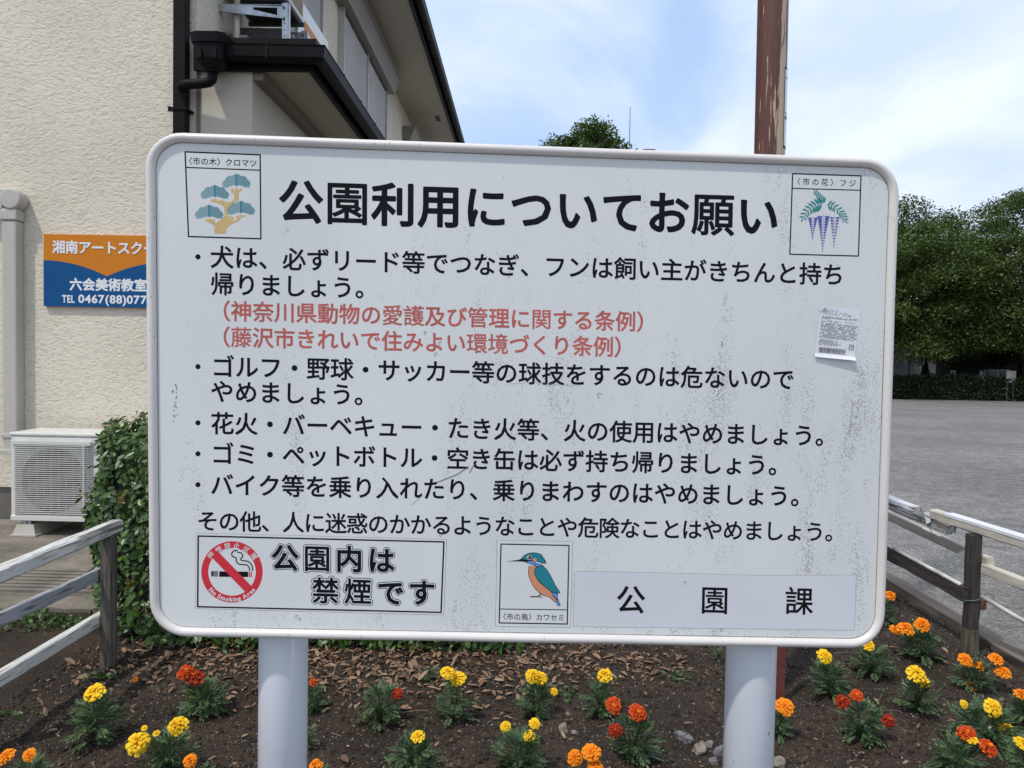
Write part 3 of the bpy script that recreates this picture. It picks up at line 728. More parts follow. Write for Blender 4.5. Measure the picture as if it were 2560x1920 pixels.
def zmap(ox, oy, s): return lambda x, y: bq(ox + x * s, oy + y * s)
def zpoly(mb, Z, pts, h, mi=0): B.poly(mb, [Z(*p) for p in pts][::-1], h, mi)
def smooth_pts(pts, k=4, closed=True):
    out = []; n = len(pts)
    for i in range(n if closed else n - 1):
        p0 = pts[(i - 1) % n] if (closed or i > 0) else pts[i]; p1 = pts[i]; p2 = pts[(i + 1) % n]; p3 = pts[(i + 2) % n] if (closed or i + 2 < n) else p2
        for j in range(k):
            t = j / k
            out.append(tuple(0.5 * (2 * p1[a] + (p2[a] - p0[a]) * t + (2 * p0[a] - 5 * p1[a] + 4 * p2[a] - p3[a]) * t * t + (3 * p1[a] - p0[a] - 3 * p2[a] + p3[a]) * t ** 3) for a in (0, 1)))
    if not closed: out.append(pts[-1])
    return out

# ---- city tree emblem (top left)
Z = zmap(450, 360, 220 / 1460); K = 220 / 1460 * PXM
em = MB()
for pts in ([(85, 130), (1330, 180), (1342, 1572), (142, 1535)],): B.line(em, [Z(*p) for p in pts], 22 * K, HT, closed=True)
B.line(em, [Z(95, 388), Z(1330, 435)], 18 * K, HT + 2e-5)
B.text(em, '〈市の木〉クロマツ', Z(140, 278), Z(1215, 318), 8, 128 * K, 0.006, HT, yd=VBT)
tree_em = em.part('tree_emblem', M_ink, board)
q = MB(); trunk = [(572, 1485), (762, 1487), (775, 1390), (850, 1330), (985, 1270), (1020, 1215), (1100, 1190), (1095, 1178), (1025, 1190), (1015, 1160), (990, 1160), (985, 1195), (925, 1185), (918, 1200), (955, 1235), (910, 1275), (880, 1270),
     (895, 1215), (800, 1190), (775, 1130), (780, 1080), (850, 1010), (975, 925), (975, 800), (1030, 760), (1030, 732), (1000, 735), (985, 765), (960, 770), (955, 715), (920, 715), (915, 780), (870, 735), (838, 738), (850, 790), (900, 840), (898, 920), (840, 965), (760, 960), (690, 920),
     (660, 940), (625, 940), (600, 905), (572, 905), (560, 935), (530, 915), (500, 920), (520, 955), (600, 970), (690, 1010), (735, 1060), (740, 1190), (700, 1240), (590, 1310), (560, 1295), (580, 1250), (550, 1240), (530, 1275), (510, 1230), (480, 1230), (475, 1265), (440, 1240), (415, 1245), (440, 1285), (520, 1320), (575, 1360)]
zpoly(q, Z, trunk, HT + 1e-4); q.part('tree_trunk_print', M_tan, tree_em)
q = MB()
for cx, top, bot in ((935, 495, 690), (578, 678, 875), (484, 1008, 1205), (1010, 943, 1140)):
    hgt = bot - top; B.line(q, [Z(cx, top), Z(cx, bot)], 26 * K, HT + 1.6e-4)
    # lobed cloud outline, hatched with slanting strokes on either side
    lob = lambda dx_, sgn: None
    import bisect
    def inside(x, y):
        X = abs(x - cx); yy = (y - top) / hgt
        def el(x0, y0, rx, ry): return ((X - x0) / rx) ** 2 + ((yy - y0) / ry) ** 2 < 1
        return (el(0, .32, 85, .33) or el(105, .48, 75, .33) or el(165, .82, 72, .36) or (X < 130 and .3 < yy < .98) or (X < 175 and .5 < yy < 1.08)) and yy < 1.0 + max(0, (X - 60)) * 0.0019
    for sgn in (-1, 1):
        for k in range(-6, 16):
            y0 = top - 120 + k * 27 + 60; run = []
            for t in range(0, 260, 5):
                x, y = cx + sgn * t, y0 + 40 - t * 0.72 + 0
                y = y0 - 0 + 180 - (260 - t) * 0.0 - t * 0.72
                if inside(x, y) and t > 8: run.append((x, y))
                else:
                    if len(run) > 2: B.line(q, [Z(*run[0]), Z(*run[-1])], 12.5 * K, HT + 1.2e-4, caps=False)
                    run = []
            if len(run) > 2: B.line(q, [Z(*run[0]), Z(*run[-1])], 12.5 * K, HT + 1.2e-4)
q.part('pine_crown_print', M_teal, tree_em)

# ---- city flower emblem (top right)
Z = zmap(1960, 420, 210 / 1515); K = 210 / 1515 * PXM
em = MB()
B.line(em, [Z(*p) for p in [(155, 102), (1388, 142), (1342, 1588), (105, 1555)]], 22 * K, HT, closed=True); B.line(em, [Z(150, 367), Z(1378, 402)], 18 * K, HT + 2e-5)
B.text(em, '〈市の花〉フジ', Z(232, 240), Z(1235, 275), 6, 135 * K, 0.006, HT, yd=VBT)
fl_em = em.part('flower_emblem', M_ink, board)
q = MB()
def leaflet(x, y, ang, ln, wd):
    ca, sa = math.cos(ang), math.sin(ang)
    pts = [(0, 0), (ln * .3, wd * .45), (ln * .65, wd * .45), (ln, 0), (ln * .65, -wd * .45), (ln * .3, -wd * .45)]
    zpoly(q, Z, [(x + a * ca - b_ * sa, y + a * sa + b_ * ca) for a, b_ in pts], HT + 1e-4 + random.random() * 4e-5)
def frond(pts, sz0, sz1, n=8, tilt=0.9):
    sp = smooth_pts(pts, 6, False); B.line(q, [Z(*p) for p in sp], 6 * K, HT + 6e-5)
    for k in range(n):
        t = (k + .4) / n; i = int(t * (len(sp) - 1)); x, y = sp[i]; x2, y2 = sp[min(i + 1, len(sp) - 1)]; a = math.atan2(y2 - y, x2 - x); L_ = sz0 + (sz1 - sz0) * t
        for sg in (-1, 1): leaflet(x, y, a + sg * tilt, L_, L_ * 0.30)
    x, y = sp[-1]; leaflet(x, y, a, sz1, sz1 * .3)
frond([(690, 658), (600, 668), (500, 715), (400, 800), (345, 900)], 165, 85, 8, 1.0)
frond([(780, 665), (880, 690), (1000, 770), (1060, 850), (1105, 935)], 120, 80, 8, 0.95)
frond([(728, 632), (690, 570), (630, 500), (575, 440)], 105, 70, 6, 0.75)
q.part('wisteria_leaf_print', M_wleaf, fl_em)
q = MB()
for cx, y0, y1, lean, w0 in ((522, 870, 1300, -10, 62), (712, 838, 1515, -18, 88), (916, 855, 1445, -18, 62)):
    B.line(q, [Z(cx, y0), Z(cx + lean, y1)], 6 * K, HT + 6e-5)
    n = 10 if cx != 712 else 13
    for k in range(n):
        t = (k + .5) / n; y = y0 + 10 + (y1 - y0 - 40) * t; x = cx + lean * t; w = w0 * (1 - t) ** .9 + 14; g_ = 14 * (1 - t) + 2
        for sg in (-1, 1):
            a = sg * (0.15 + 0.9 * t); pts = [(0, -4), (w, -6), (w * .85, w * .30), (w * .5, w * .50), (w * .2, w * .34)]
            pp = []
            for u, v in pts:
                uu = (u + g_) * sg; rr_ = 0.9 * t * sg
                pp.append((x + uu * math.cos(rr_) + v * math.sin(rr_) * 0, y + v - abs(uu) * math.sin(abs(rr_)) * .7))
            zpoly(q, Z, pp if sg > 0 else pp[::-1], HT + 1e-4)
q.part('wisteria_blossom_print', M_violet, fl_em)

# ---- stickers
def sticker(name, pts, m_, th=0.00025, edge=True):
    q = MB(); P2 = [bq(*p) for p in pts]
    q.prism([B.p(a, b_, 0.00005) for a, b_ in P2][::-1], B.N * th)
    if edge: B.line(q, P2, 0.0013, 0.00004, mi=1, closed=True)
    return q.part(name, [m_, M_edge], board)
# no smoking plate
ns = sticker('no_smoking_sticker', [(491, 1333), (1116, 1349), (1109, 1537), (489, 1521)], M_stk)
s_ = 650 / 2212; Z = zmap(480, 1320, s_); K = s_ * PXM; H2 = 0.00038
q = MB(); B.line(q, [Z(*p) for p in [(54, 68), (2143, 118), (2119, 717), (49, 669)]], 13 * K, H2, closed=True)
q.part('border_print', M_ink, ns)
cx, cy = 341, 373
def zc(r_, a): return (cx + r_ * math.cos(a), cy - r_ * math.sin(a))
q = MB(); nn_ = 72
for i in range(nn_):
    a0, a1 = 2 * math.pi * i / nn_, 2 * math.pi * (i + 1) / nn_
    B.poly(q, [Z(*zc(202, a0)), Z(*zc(261, a0)), Z(*zc(261, a1)), Z(*zc(202, a1))], H2)
q.part('ring_print', M_ringred, ns)
q = MB(); a = math.radians(134); d = (math.cos(a), -math.sin(a)); nx_, ny_ = -d[1] * 36, d[0] * 36
zpoly(q, Z, [(cx + d[0] * 215 + nx_, cy + d[1] * 215 + ny_), (cx - d[0] * 215 + nx_, cy - d[1] * 215 + ny_), (cx - d[0] * 215 - nx_, cy - d[1] * 215 - ny_), (cx + d[0] * 215 - nx_, cy + d[1] * 215 - ny_)], H2 + 4e-4)
q.part('slash_print', M_ringred, ns)
q = MB()
zpoly(q, Z, [(232, 368), (478, 371), (478, 416), (232, 414)], H2 + 1e-4); zpoly(q, Z, [(165, 366), (221, 367), (221, 411), (165, 410)], H2 + 1e-4)
sm1 = smooth_pts([(385, 192), (360, 192), (340, 212), (345, 240), (375, 252), (378, 280), (395, 302), (425, 310), (462, 312), (485, 332), (490, 362)], 5, False)
sm2 = smooth_pts([(388, 205), (420, 212), (432, 240), (415, 262), (425, 275), (465, 280), (500, 300), (515, 335), (516, 360)], 5, False)
for sm in (sm1, sm2): B.line(q, [Z(*p) for p in sm], 9 * K, H2 + 2e-4, caps=True)
q.part('cigarette_print', M_ink, ns)
q = MB(); 
for x in (484, 500): zpoly(q, Z, [(x, 372), (x + 10, 372), (x + 10, 416), (x, 416)], H2 + 1e-4)
q.part('ember_print', M_ringred, ns)
q = MB()
for i in range(5):
    for j in range(4): zpoly(q, Z, [(183 + i * 7.6, 371 + j * 9.6), (187 + i * 7.6, 371 + j * 9.6), (187 + i * 7.6, 376 + j * 9.6), (183 + i * 7.6, 376 + j * 9.6)], H2 + 1.8e-4)
for ch, (x, y) in zip('喫煙禁止区域', [(163, 232), (228, 183), (302, 152), (380, 150), (462, 185), (530, 238)]):
    a = math.atan2(cy - y, x - cx); o_ = Vector(Z(cx, cy)); c = Vector(Z(x, y)); yd_ = (c - o_).normalized()
    B.char(q, ch, c, 56 * K, (yd_.y, -yd_.x), (yd_.x, yd_.y), 0.02, H2 + 2e-4)
txt = 'No Smoking Area'; tot = sum(adv_latin(c) for c in txt); ang0, ang1 = math.radians(216), math.radians(323); run = 0
for ch in txt:
    w = adv_latin(ch)
    if ch != ' ':
        a = ang0 + (ang1 - ang0) * (run + w / 2) / tot; c = Vector(Z(*zc(234, a))); o_ = Vector(Z(cx, cy)); yd_ = (o_ - c).normalized()
        B.char(q, ch, c, 50 * K, (yd_.y, -yd_.x), (yd_.x, yd_.y), 0.042, H2 + 2e-4, cx=w / 2 - .03, cy=0.33)
    run += w
q.part('white_ring_text', M_stk, ns)
words = [('公', 792, 250), ('園', 1065, 257), ('内', 1338, 262), ('は', 1610, 272), ('禁', 1137, 530), ('煙', 1412, 537), ('で', 1690, 548), ('す', 1955, 548)]
bl, wh, to = MB(), MB(), MB()
for ch, x, y in words:
    for mb, fat, h in ((bl, .084, 0), (wh, .060, 2.2e-4), (to, .028, 4.4e-4)):
        B.char(mb, ch, Z(x, y), 236 * K, (1, -0.022), VBT, fat, H2 + h)
bl.part('outline_print', M_ink, ns); wh.part('inner_outline_print', M_stk, ns); to.part('bold_print', M_ink, ns)

# kingfisher sticker
kf = sticker('kingfisher_sticker', [(1243.5, 1351), (1431.5, 1354.5), (1426, 1568), (1239, 1565.5)], M_stk)
s_ = 220 / 1521; Z = zmap(1230, 1340, s_); K = s_ * PXM
q = MB(); B.line(q, [Z(*p) for p in [(155, 138), (1330, 162), (1300, 1520), (125, 1500)]], 21 * K, H2, closed=True); B.line(q, [Z(135, 1260), Z(1305, 1275)], 16 * K, H2 + 2e-5)
B.text(q, '〈市の鳥〉カワセミ', Z(185, 1392), Z(1195, 1408), 8, 128 * K, 0.006, H2, yd=VBT)
q.part('border_print', M_ink, kf)
body = smooth_pts([(645, 515), (700, 505), (770, 525), (740, 580), (745, 650), (800, 770), (920, 880), (1020, 950), (1060, 1040), (1110, 1095), (1115, 1150), (1050, 1105), (975, 1045), (880, 1020), (790, 955), (700, 840), (640, 700), (632, 600)], 3)
wing = smooth_pts([(735, 590), (760, 545), (830, 522), (900, 535), (960, 600), (1030, 720), (1100, 860), (1172, 970), (1125, 975), (1130, 1000), (1010, 945), (900, 860), (800, 760), (745, 670)], 3)
head = [(500, 395), (550, 340), (620, 300), (700, 285), (780, 292), (860, 322), (845, 335), (880, 355), (870, 368), (905, 385), (893, 400), (925, 425), (905, 430), (935, 465), (850, 462), (770, 430), (700, 425), (600, 415)]
blue1 = [(575, 430), (690, 425), (760, 470), (850, 490), (890, 520), (830, 520), (770, 528), (740, 500), (650, 475)]
blue2 = [(1020, 960), (1128, 1000), (1132, 1085), (1100, 1080), (1060, 1030)]
blue3 = [(1115, 1090), (1140, 1090), (1178, 1190), (1165, 1200), (1130, 1195)]
throat = [(630, 470), (740, 500), (750, 515), (650, 518)]; nape = [(765, 440), (870, 470), (865, 488), (800, 485)]
beak = [(240, 437), (340, 425), (440, 412), (500, 395), (640, 415), (690, 428), (600, 432), (620, 465), (560, 440), (440, 432)]
for pts, m_, h, nm in ((throat, M_stk, 2e-4, 'throat_print'), (nape, M_stk, 2e-4, 'nape_print'), (body, M_salmon, 1e-4, 'breast_print'), (wing, M_bteal, 2e-4, 'wing_print'), (head, M_bteal, 3e-4, 'head_print'), (blue1, M_bblue, 2.5e-4, 'cheek_stripe_print'), (blue2, M_bblue, 1.5e-4, 'tail_print'), (blue3, M_bblue, 1.5e-4, 'tail_print')):
    q = MB(); zpoly(q, Z, pts, H2 + h); q.part(nm, m_, kf)
q = MB()
for pts, h in ((body, 1.6e-4), (wing, 3e-4), (head, 4e-4), (blue1, 3.2e-4), (blue2, 2.2e-4), (blue3, 2.2e-4)): B.line(q, [Z(*p) for p in pts], 9 * K, H2 + h, closed=True)
zpoly(q, Z, beak, H2 + 4.6e-4)
circ = lambda x, y, r_, k=20: [(x + math.cos(2 * math.pi * t / k) * r_, y + math.sin(2 * math.pi * t / k) * r_) for t in range(k)]
zpoly(q, Z, circ(642, 368, 50), H2 + 4.8e-4); q.part('outline_print', M_ink, kf)
q = MB(); zpoly(q, Z, circ(642, 368, 42), H2 + 5.6e-4); zpoly(q, Z, circ(628, 366, 12), H2 + 7e-4); q.part('eye_ring_print', M_stk, kf)
q = MB(); zpoly(q, Z, circ(644, 368, 32), H2 + 6.2e-4); q.part('eye_print', M_ink, kf)
q = MB(); zpoly(q, Z, circ(735, 410, 34), H2 + 5e-4); q.part('cheek_print', M_salmon, kf)
q = MB(); B.line(q, [Z(660, 1043), Z(790, 1045), Z(855, 985)], 20 * K, H2 + 3e-4); B.line(q, [Z(790, 1040), Z(858, 1055)], 16 * K, H2 + 3.4e-4); q.part('leg_print', M_legbr, kf)

# office name sticker
of = sticker('office_sticker', [(1436, 1433), (1443, 1428.5), (1640, 1432), (1900, 1439), (2140, 1438), (2135.5, 1575), (1434, 1566)], M_stk2)
for ch, x, y in (('公', 1577, 1498.5), ('園', 1786.5, 1500), ('課', 1997.5, 1502)):
    q = MB(); B.char(q, ch, bq(x, y), 76 * PXM, (1, -0.02), VBT, 0.018, H2); q.part('character', M_ink, of)
# torn price label, its lower edge curling off the sheet
pl = MB(); Z = zmap(2010, 740, 170 / 1567); K = 170 / 1567 * PXM
nu, nv_ = 10, 14
TLp, TRp, BRp, BLp = Vector((375, 215)), Vector((1300, 320)), Vector((1158, 1490)), Vector((232, 1400))
def pp_(u, v):
    p = (TLp * (1 - u) + TRp * u) * (1 - v) + (BLp * (1 - u) + BRp * u) * v
    if u < .12 and v < .12: p += Vector((110, 40)) * (1 - u / .12) * (1 - v / .12)
    return p
for j in range(nv_):
    for i in range(nu):
        qd = []
        for a, b_ in ((i, j), (i, j + 1), (i + 1, j + 1), (i + 1, j)):
            u, v = a / nu, b_ / nv_; x, y = Z(*pp_(u, v)); lift = 0.0006 + 0.006 * max(0, (v - .9) / .1) ** 2 * (0.5 + .7 * u) + 0.004 * max(0, (.12 - u - v) / .12)
            qd.append(B.p(x, y, lift))
        pl.face(qd)
plo = pl.part('price_sticker', mat('label_paper', (0.66, 0.66, 0.70), 0.3, var=0.03), board, smooth=True)
q = MB(); M_grey = mat('small_print_grey', (0.10, 0.10, 0.12), 0.6)
def Lp(u, v): return Z(*pp_(u, v))
xdir = (Vector(Lp(1, .3)) - Vector(Lp(0, .3))).normalized(); ydir = (Vector(Lp(.5, 0)) - Vector(Lp(.5, 1))).normalized()
def tiny(txt, u, v, em_):
    c = Vector(Lp(u, v))
    for i, ch in enumerate(txt): B.char(q, ch, c + xdir * em_ * i, em_, xdir, ydir, 0.012, 0.0009)
tiny('フィールドスパイス', .10, .075, 40 * K); tiny('フレグランス　バー　ティンバー', .10, .110, 40 * K); tiny('〈フレグランスバー〉　アメリカ製', .10, .148, 42 * K)
rnd = random.Random(3)
for v, u1, dens in [(.20, .95, .8), (.222, .95, .8), (.245, .25, .9), (.275, .97, .7), (.297, .55, .8)] + [(.33 + .0235 * k, .98 if k < 12 else .9, .85) for k in range(13)] + [(.655 + .0235 * k, .5 + .1 * (k % 2), .9) for k in range(5)]:
    u = .07
    while u < u1:
        w = rnd.uniform(.012, .035)
        if rnd.random() < dens:
            a, b_ = Vector(Lp(u, v)), Vector(Lp(min(u + w, .98), v)); B.line(q, [a, b_], 13 * K, 0.0009)
        u += w + rnd.uniform(.004, .014)
u = .09
while u < .76:
    w = rnd.choice([.006, .01, .014, .02]); a, b_ = Vector(Lp(u, .80)), Vector(Lp(u, .905)); B.line(q, [a, b_], w * 900 * K, 0.0012); u += w + rnd.choice([.007, .012, .017])
pb = [Lp(.83, .70), Lp(.94, .70), Lp(.94, .795), Lp(.83, .795)]; B.line(q, pb, 13 * K, 0.0009, closed=True)
for i, ch in enumerate('プラ'): B.char(q, ch, Vector(Lp(.865 + .04 * i, .748 - .006 * i)), 52 * K, xdir, ydir, 0.03, 0.0009)
q.part('small_print', M_grey, plo)
# scratches and scraped dirt on the sheet
q = MB(); M_scr = mat('scratch', (0.20, 0.17, 0.16), 0.7)
for pts, w in (([(1092, 1206), (1140, 1187), (1172, 1167)], 2.2), ([(1173, 1182), (1186, 1160)], 2.0), ([(1030, 1262), (1056, 1238)], 1.0), ([(2123, 1090), (2130, 1010)], .8), ([(1270, 960), (1330, 955), (1450, 965)], .5)):
    B.line(q, [bq(*p) for p in pts], w * PXM, 0.0005)
for x, y, r_ in ((1100, 858, 4), (1499, 988, 5), (1713, 1457, 3.2), (742, 1541, 3), (1063, 832, 3), (750, 1548, 2.4), (1102, 1338, 3), (751, 1229, 3.5), (1090, 886, 3.5)):
    u, v = bq(x, y); B.line(q, [(u + math.cos(t) * r_ * PXM, v + math.sin(t) * r_ * PXM * 1.2) for t in np.arange(0, 5.2, .5)], 1.2 * PXM, 0.0005)
for k in range(16):
    x, y = 436 + rnd.uniform(-5, 9), 960 + rnd.uniform(0, 90); u, v = bq(x, y); B.line(q, [(u, v), (u + rnd.uniform(-.001, .001), v - rnd.uniform(.002, .006))], 0.8 * PXM * rnd.uniform(1, 3), 0.0005)
q.part('scratches', M_scr, board, kind='stuff')

# ================================================================ WALL SIGN on the house, and the one on the lower roof
M_orange = mat('sign_orange', (0.58, 0.19, 0.012), 0.5, var=0.04, spec=.2); M_blue = mat('sign_blue', (0.002, 0.072, 0.215), 0.5, var=0.04, spec=.2)
M_swhite = mat('sign_white', (0.74, 0.74, 0.74), 0.4)
Ys = 4.975
sg_a, sg_b = atY(108.5, 585, Ys), atY(108.5, 765, Ys)
S_ = Sheet(Vector((sg_a.x, Ys, sg_a.z)), (1, 0, 0), (0, 0, 1))
wS = 322 / F * Ys; hS = sg_a.z - sg_b.z; kS = hS / 180
ws = empty('wall_sign', (sg_a.x + wS / 2, HY, sg_b.z), 'orange and blue art school sign with white lettering fixed to the cream stucco wall', 'sign')
q = MB(); q.box((sg_a.x, Ys + 0.002, sg_b.z), (sg_a.x + wS, HY - 0.003, sg_a.z)); q.part('sign_panel', M_orange, ws)
q = MB(); n_ = 20; topc = []
for i in range(n_ + 1):
    u = i / n_; d = abs(u - .5) * 2; topc.append((u * wS, -(103 - 38 * (1 - (1 - d) ** 2.0) ** 1.0) * kS))
S_.poly(q, [(0, -hS)] + [(wS, -hS)] + topc[::-1], 0.0); q.part('blue_field', M_blue, ws)
q = MB()
for i, ch in enumerate('湘南アートスクール'): S_.char(q, ch, ((39 + i * 32.9) * kS, -31.5 * kS), 34 * kS, (1, 0), (0, 1), 0.03, 0.0006)
for i, ch in enumerate('六会美術教室'): S_.char(q, ch, ((82 + i * 32.8) * kS, -124 * kS), 32.5 * kS, (1, 0), (0, 1), 0.035, 0.0006)
w1 = latin(S_, q, 'TEL', 47 * kS, -170 * kS, 26 * kS, 0.03, 0.0006, sx=.72)
latin(S_, q, '0467(88)077', 88 * kS, -170 * kS, 28.5 * kS, 0.03, 0.0006, sx=1.09)
q.part('sign_lettering', M_swhite, ws)

rs = empty('roof_sign', (-1.9, 6.5, 3.32), 'slanting orange and white school sign standing behind the white rails on the lower roof', 'sign')
T_ = Sheet((-1.822, 5.84, 3.98), (0, 1, 0), (0, 0, 1))
q = MB(); q.box((-1.85, 5.84, 3.29), (-1.824, 6.72, 4.00)); q.part('sign_panel', M_swhite, rs)
q = MB(); q.face([T_.p(.16, -.10, .001), T_.p(.16, -.36, .001), T_.p(.87, -.36, .001), T_.p(.87, -.10, .001)]); q.part('orange_field', M_orange, rs)
q = MB(); q.face([T_.p(.16, -.36, .001), T_.p(.16, -.66, .001), T_.p(.87, -.66, .001), T_.p(.87, -.36, .001)]); q.part('blue_field', M_blue, rs)
q = MB()
for i, ch in enumerate('スクール'): T_.char(q, ch, (.26 + i * .17, -.23), .17, (1, 0), (0, 1), 0.03, 0.002)
q.part('sign_lettering', M_swhite, rs)

# ================================================================ beside the house
M_duct = mat('duct_cover', (0.47, 0.44, 0.39), 0.45, var=0.06)
dc = empty('pipe_duct', (-3.45, 4.96, 0.5), 'grey plastic duct with a round elbow running down the stucco wall at the left edge', 'duct')
q = MB(); q.box((-3.520, 4.915, 0.50), (-3.420, 4.998, 2.06)); q.part('duct', M_duct, dc, bevel=0.012)
q = MB(); q.box((-3.527, 4.907, 2.06), (-3.413, 4.999, 2.13)); q.part('joint_collar', M_duct, dc, bevel=0.008)
q = MB(); q.tube([(-3.452, 4.90, 2.20), (-3.452, 4.996, 2.20)], 0.070, 24, upv=Vector((0, 0, 1))); q.box((-4.0, 4.91, 2.13), (-3.43, 4.997, 2.27)); q.box((-3.520, 4.91, 2.10), (-3.42, 4.997, 2.20)); q.part('elbow', M_duct, dc, bevel=0.01)
q = MB(); q.box((-3.527, 4.908, 0.60), (-3.413, 4.999, 0.63)); q.box((-3.53, 4.90, .49), (-3.41, 4.999, .52)); q.part('end_cap', M_duct, dc, bevel=0.004)
q = MB(); 
for x, r_ in ((-3.44, 0.018), (-3.41, 0.013)): q.tube([(x, 4.95, 0.51), (x, 4.95, 0.32), (x + .01, 4.94, 0.22), (x + .06, 4.90, 0.14), (x + .24, 4.86, 0.12)], r_, 8)
q.part('refrigerant_pipe', M_beige, dc, smooth=True)

AX0, AX1, AY0, AY1, AZ0, AZ1 = -3.243, -2.445, 4.60, 4.90, 0.125, 0.675
ac = empty('outdoor_unit', (-2.81, 4.75, 0.03), 'white air conditioner outdoor unit on small concrete feet beside the leafy hedge', 'air conditioner')
q = MB(); q.box((AX0, AY0, AZ0), (AX1, AY1, AZ1 - 0.022)); q.part('casing', M_acw, ac, bevel=0.012)
q = MB(); q.box((AX0 - 0.006, AY0 - 0.006, AZ1 - 0.022), (AX1 + 0.006, AY1, AZ1)); q.part('lid', M_acw, ac, bevel=0.008)
gx0, gx1, gz0, gz1 = AX0 + 0.022, AX0 + 0.525, AZ0 + 0.022, AZ1 - 0.072
q = MB(); q.box((gx0 + .012, AY0 - 0.012, gz0 - .002), (gx1 - .012, AY0 - 0.001, gz1 + .002)); q.part('grille_recess', mat('recess_grey', (.42, .40, .37), .6, var=.1), ac)
q = MB(); n = 34
for k in range(n):
    z = gz0 + (gz1 - gz0) * (k + .5) / n; q.sweep([(gx0, AY0 - .006, z), (gx0 + .03, AY0 - 0.026, z), (gx1 - .03, AY0 - 0.026, z), (gx1, AY0 - 0.006, z)], [(-.003, -.0026), (.003, -.0026), (.003, .0026), (-.003, .0026)])
q.box((gx0, AY0 - 0.03, gz1), (gx1, AY0 - 0.002, gz1 + .022)); q.box((gx0, AY0 - 0.022, gz0 - .02), (gx1, AY0 - 0.002, gz0 - .002))
for k in range(11):
    x = gx0 + .02 + k * (gx1 - gx0 - .04) / 10; q.box((x, AY0 - .0200, gz0), (x + .0013, AY0 - .0165, gz1))
for x in (gx1 - .045,): q.box((x, AY0 - .0305, gz0), (x + .006, AY0 - .021, gz1))
q.part('fan_grille', M_acw, ac)
q = MB(); fc = Vector(((gx0 + gx1) / 2 + .01, AY0 - .0140, (gz0 + gz1) / 2))
q.tube([fc, fc + Vector((0, .002, 0))], 0.205, 40); q.part('fan_opening', mat('fan_dark', (0.008, 0.008, 0.009), 0.5), ac)
q = MB()
for k in range(3):
    a = k * 2.094 + .5; pts = []
    for r_, d in ((.04, -.3), (.19, -.35), (.2, .1), (.17, .45), (.05, .5)): pts.append((fc.x + math.cos(a + d) * r_, fc.y - .0015, fc.z + math.sin(a + d) * r_))
    q.prism(pts, (0, -.002, 0))
q.part('fan_blade', M_dark, ac)
q = MB(); T2 = Sheet((0, AY0 - 0.001, 0), (1, 0, 0), (0, 0, 1)); latin(T2, q, 'Panasonic', AX0 + 0.583, 0.572, 0.034, 0.02, 0.0008, sx=1.1); q.part('badge_lettering', M_ink, ac)
q = MB(); q.prism([(AX0 + .01, AY0 - .004, AZ0), (AX0 + .5, AY0 - .004, AZ0), (AX0 + .49, AY0 - .03, AZ0 - .005), (AX0 + .02, AY0 - .03, AZ0 - .005)], (0, 0, .03)); q.part('base_lip', M_acw, ac, bevel=.003)
for x in (AX0 + .11, AX1 - .13):
    q = MB(); w = .052; b_ = [(x - w - .022, 4.56, .031), (x + w + .022, 4.56, .031), (x + w + .022, 4.92, .031), (x - w - .022, 4.92, .031)]; t_ = [(x - w, 4.575, .095), (x + w, 4.575, .095), (x + w, 4.90, .095), (x - w, 4.90, .095)]
    q.box((x - w - .03, 4.55, .024), (x + w + .03, 4.93, .034))
    for i in range(4): q.face([b_[i], b_[(i + 1) % 4], t_[(i + 1) % 4], t_[i]])
    q.face(t_); tag(q.part('foot_block', mat('foot_plastic', (0.46, 0.43, 0.37), 0.6, var=.1), ac), None)
    q = MB(); q.box((x - .03, 4.585, .096), (x + .03, 4.62, .124)); q.tube([(x, 4.60, .11), (x, 4.575, .11)], .008, 6); q.part('foot_bolt', M_galv, ac)

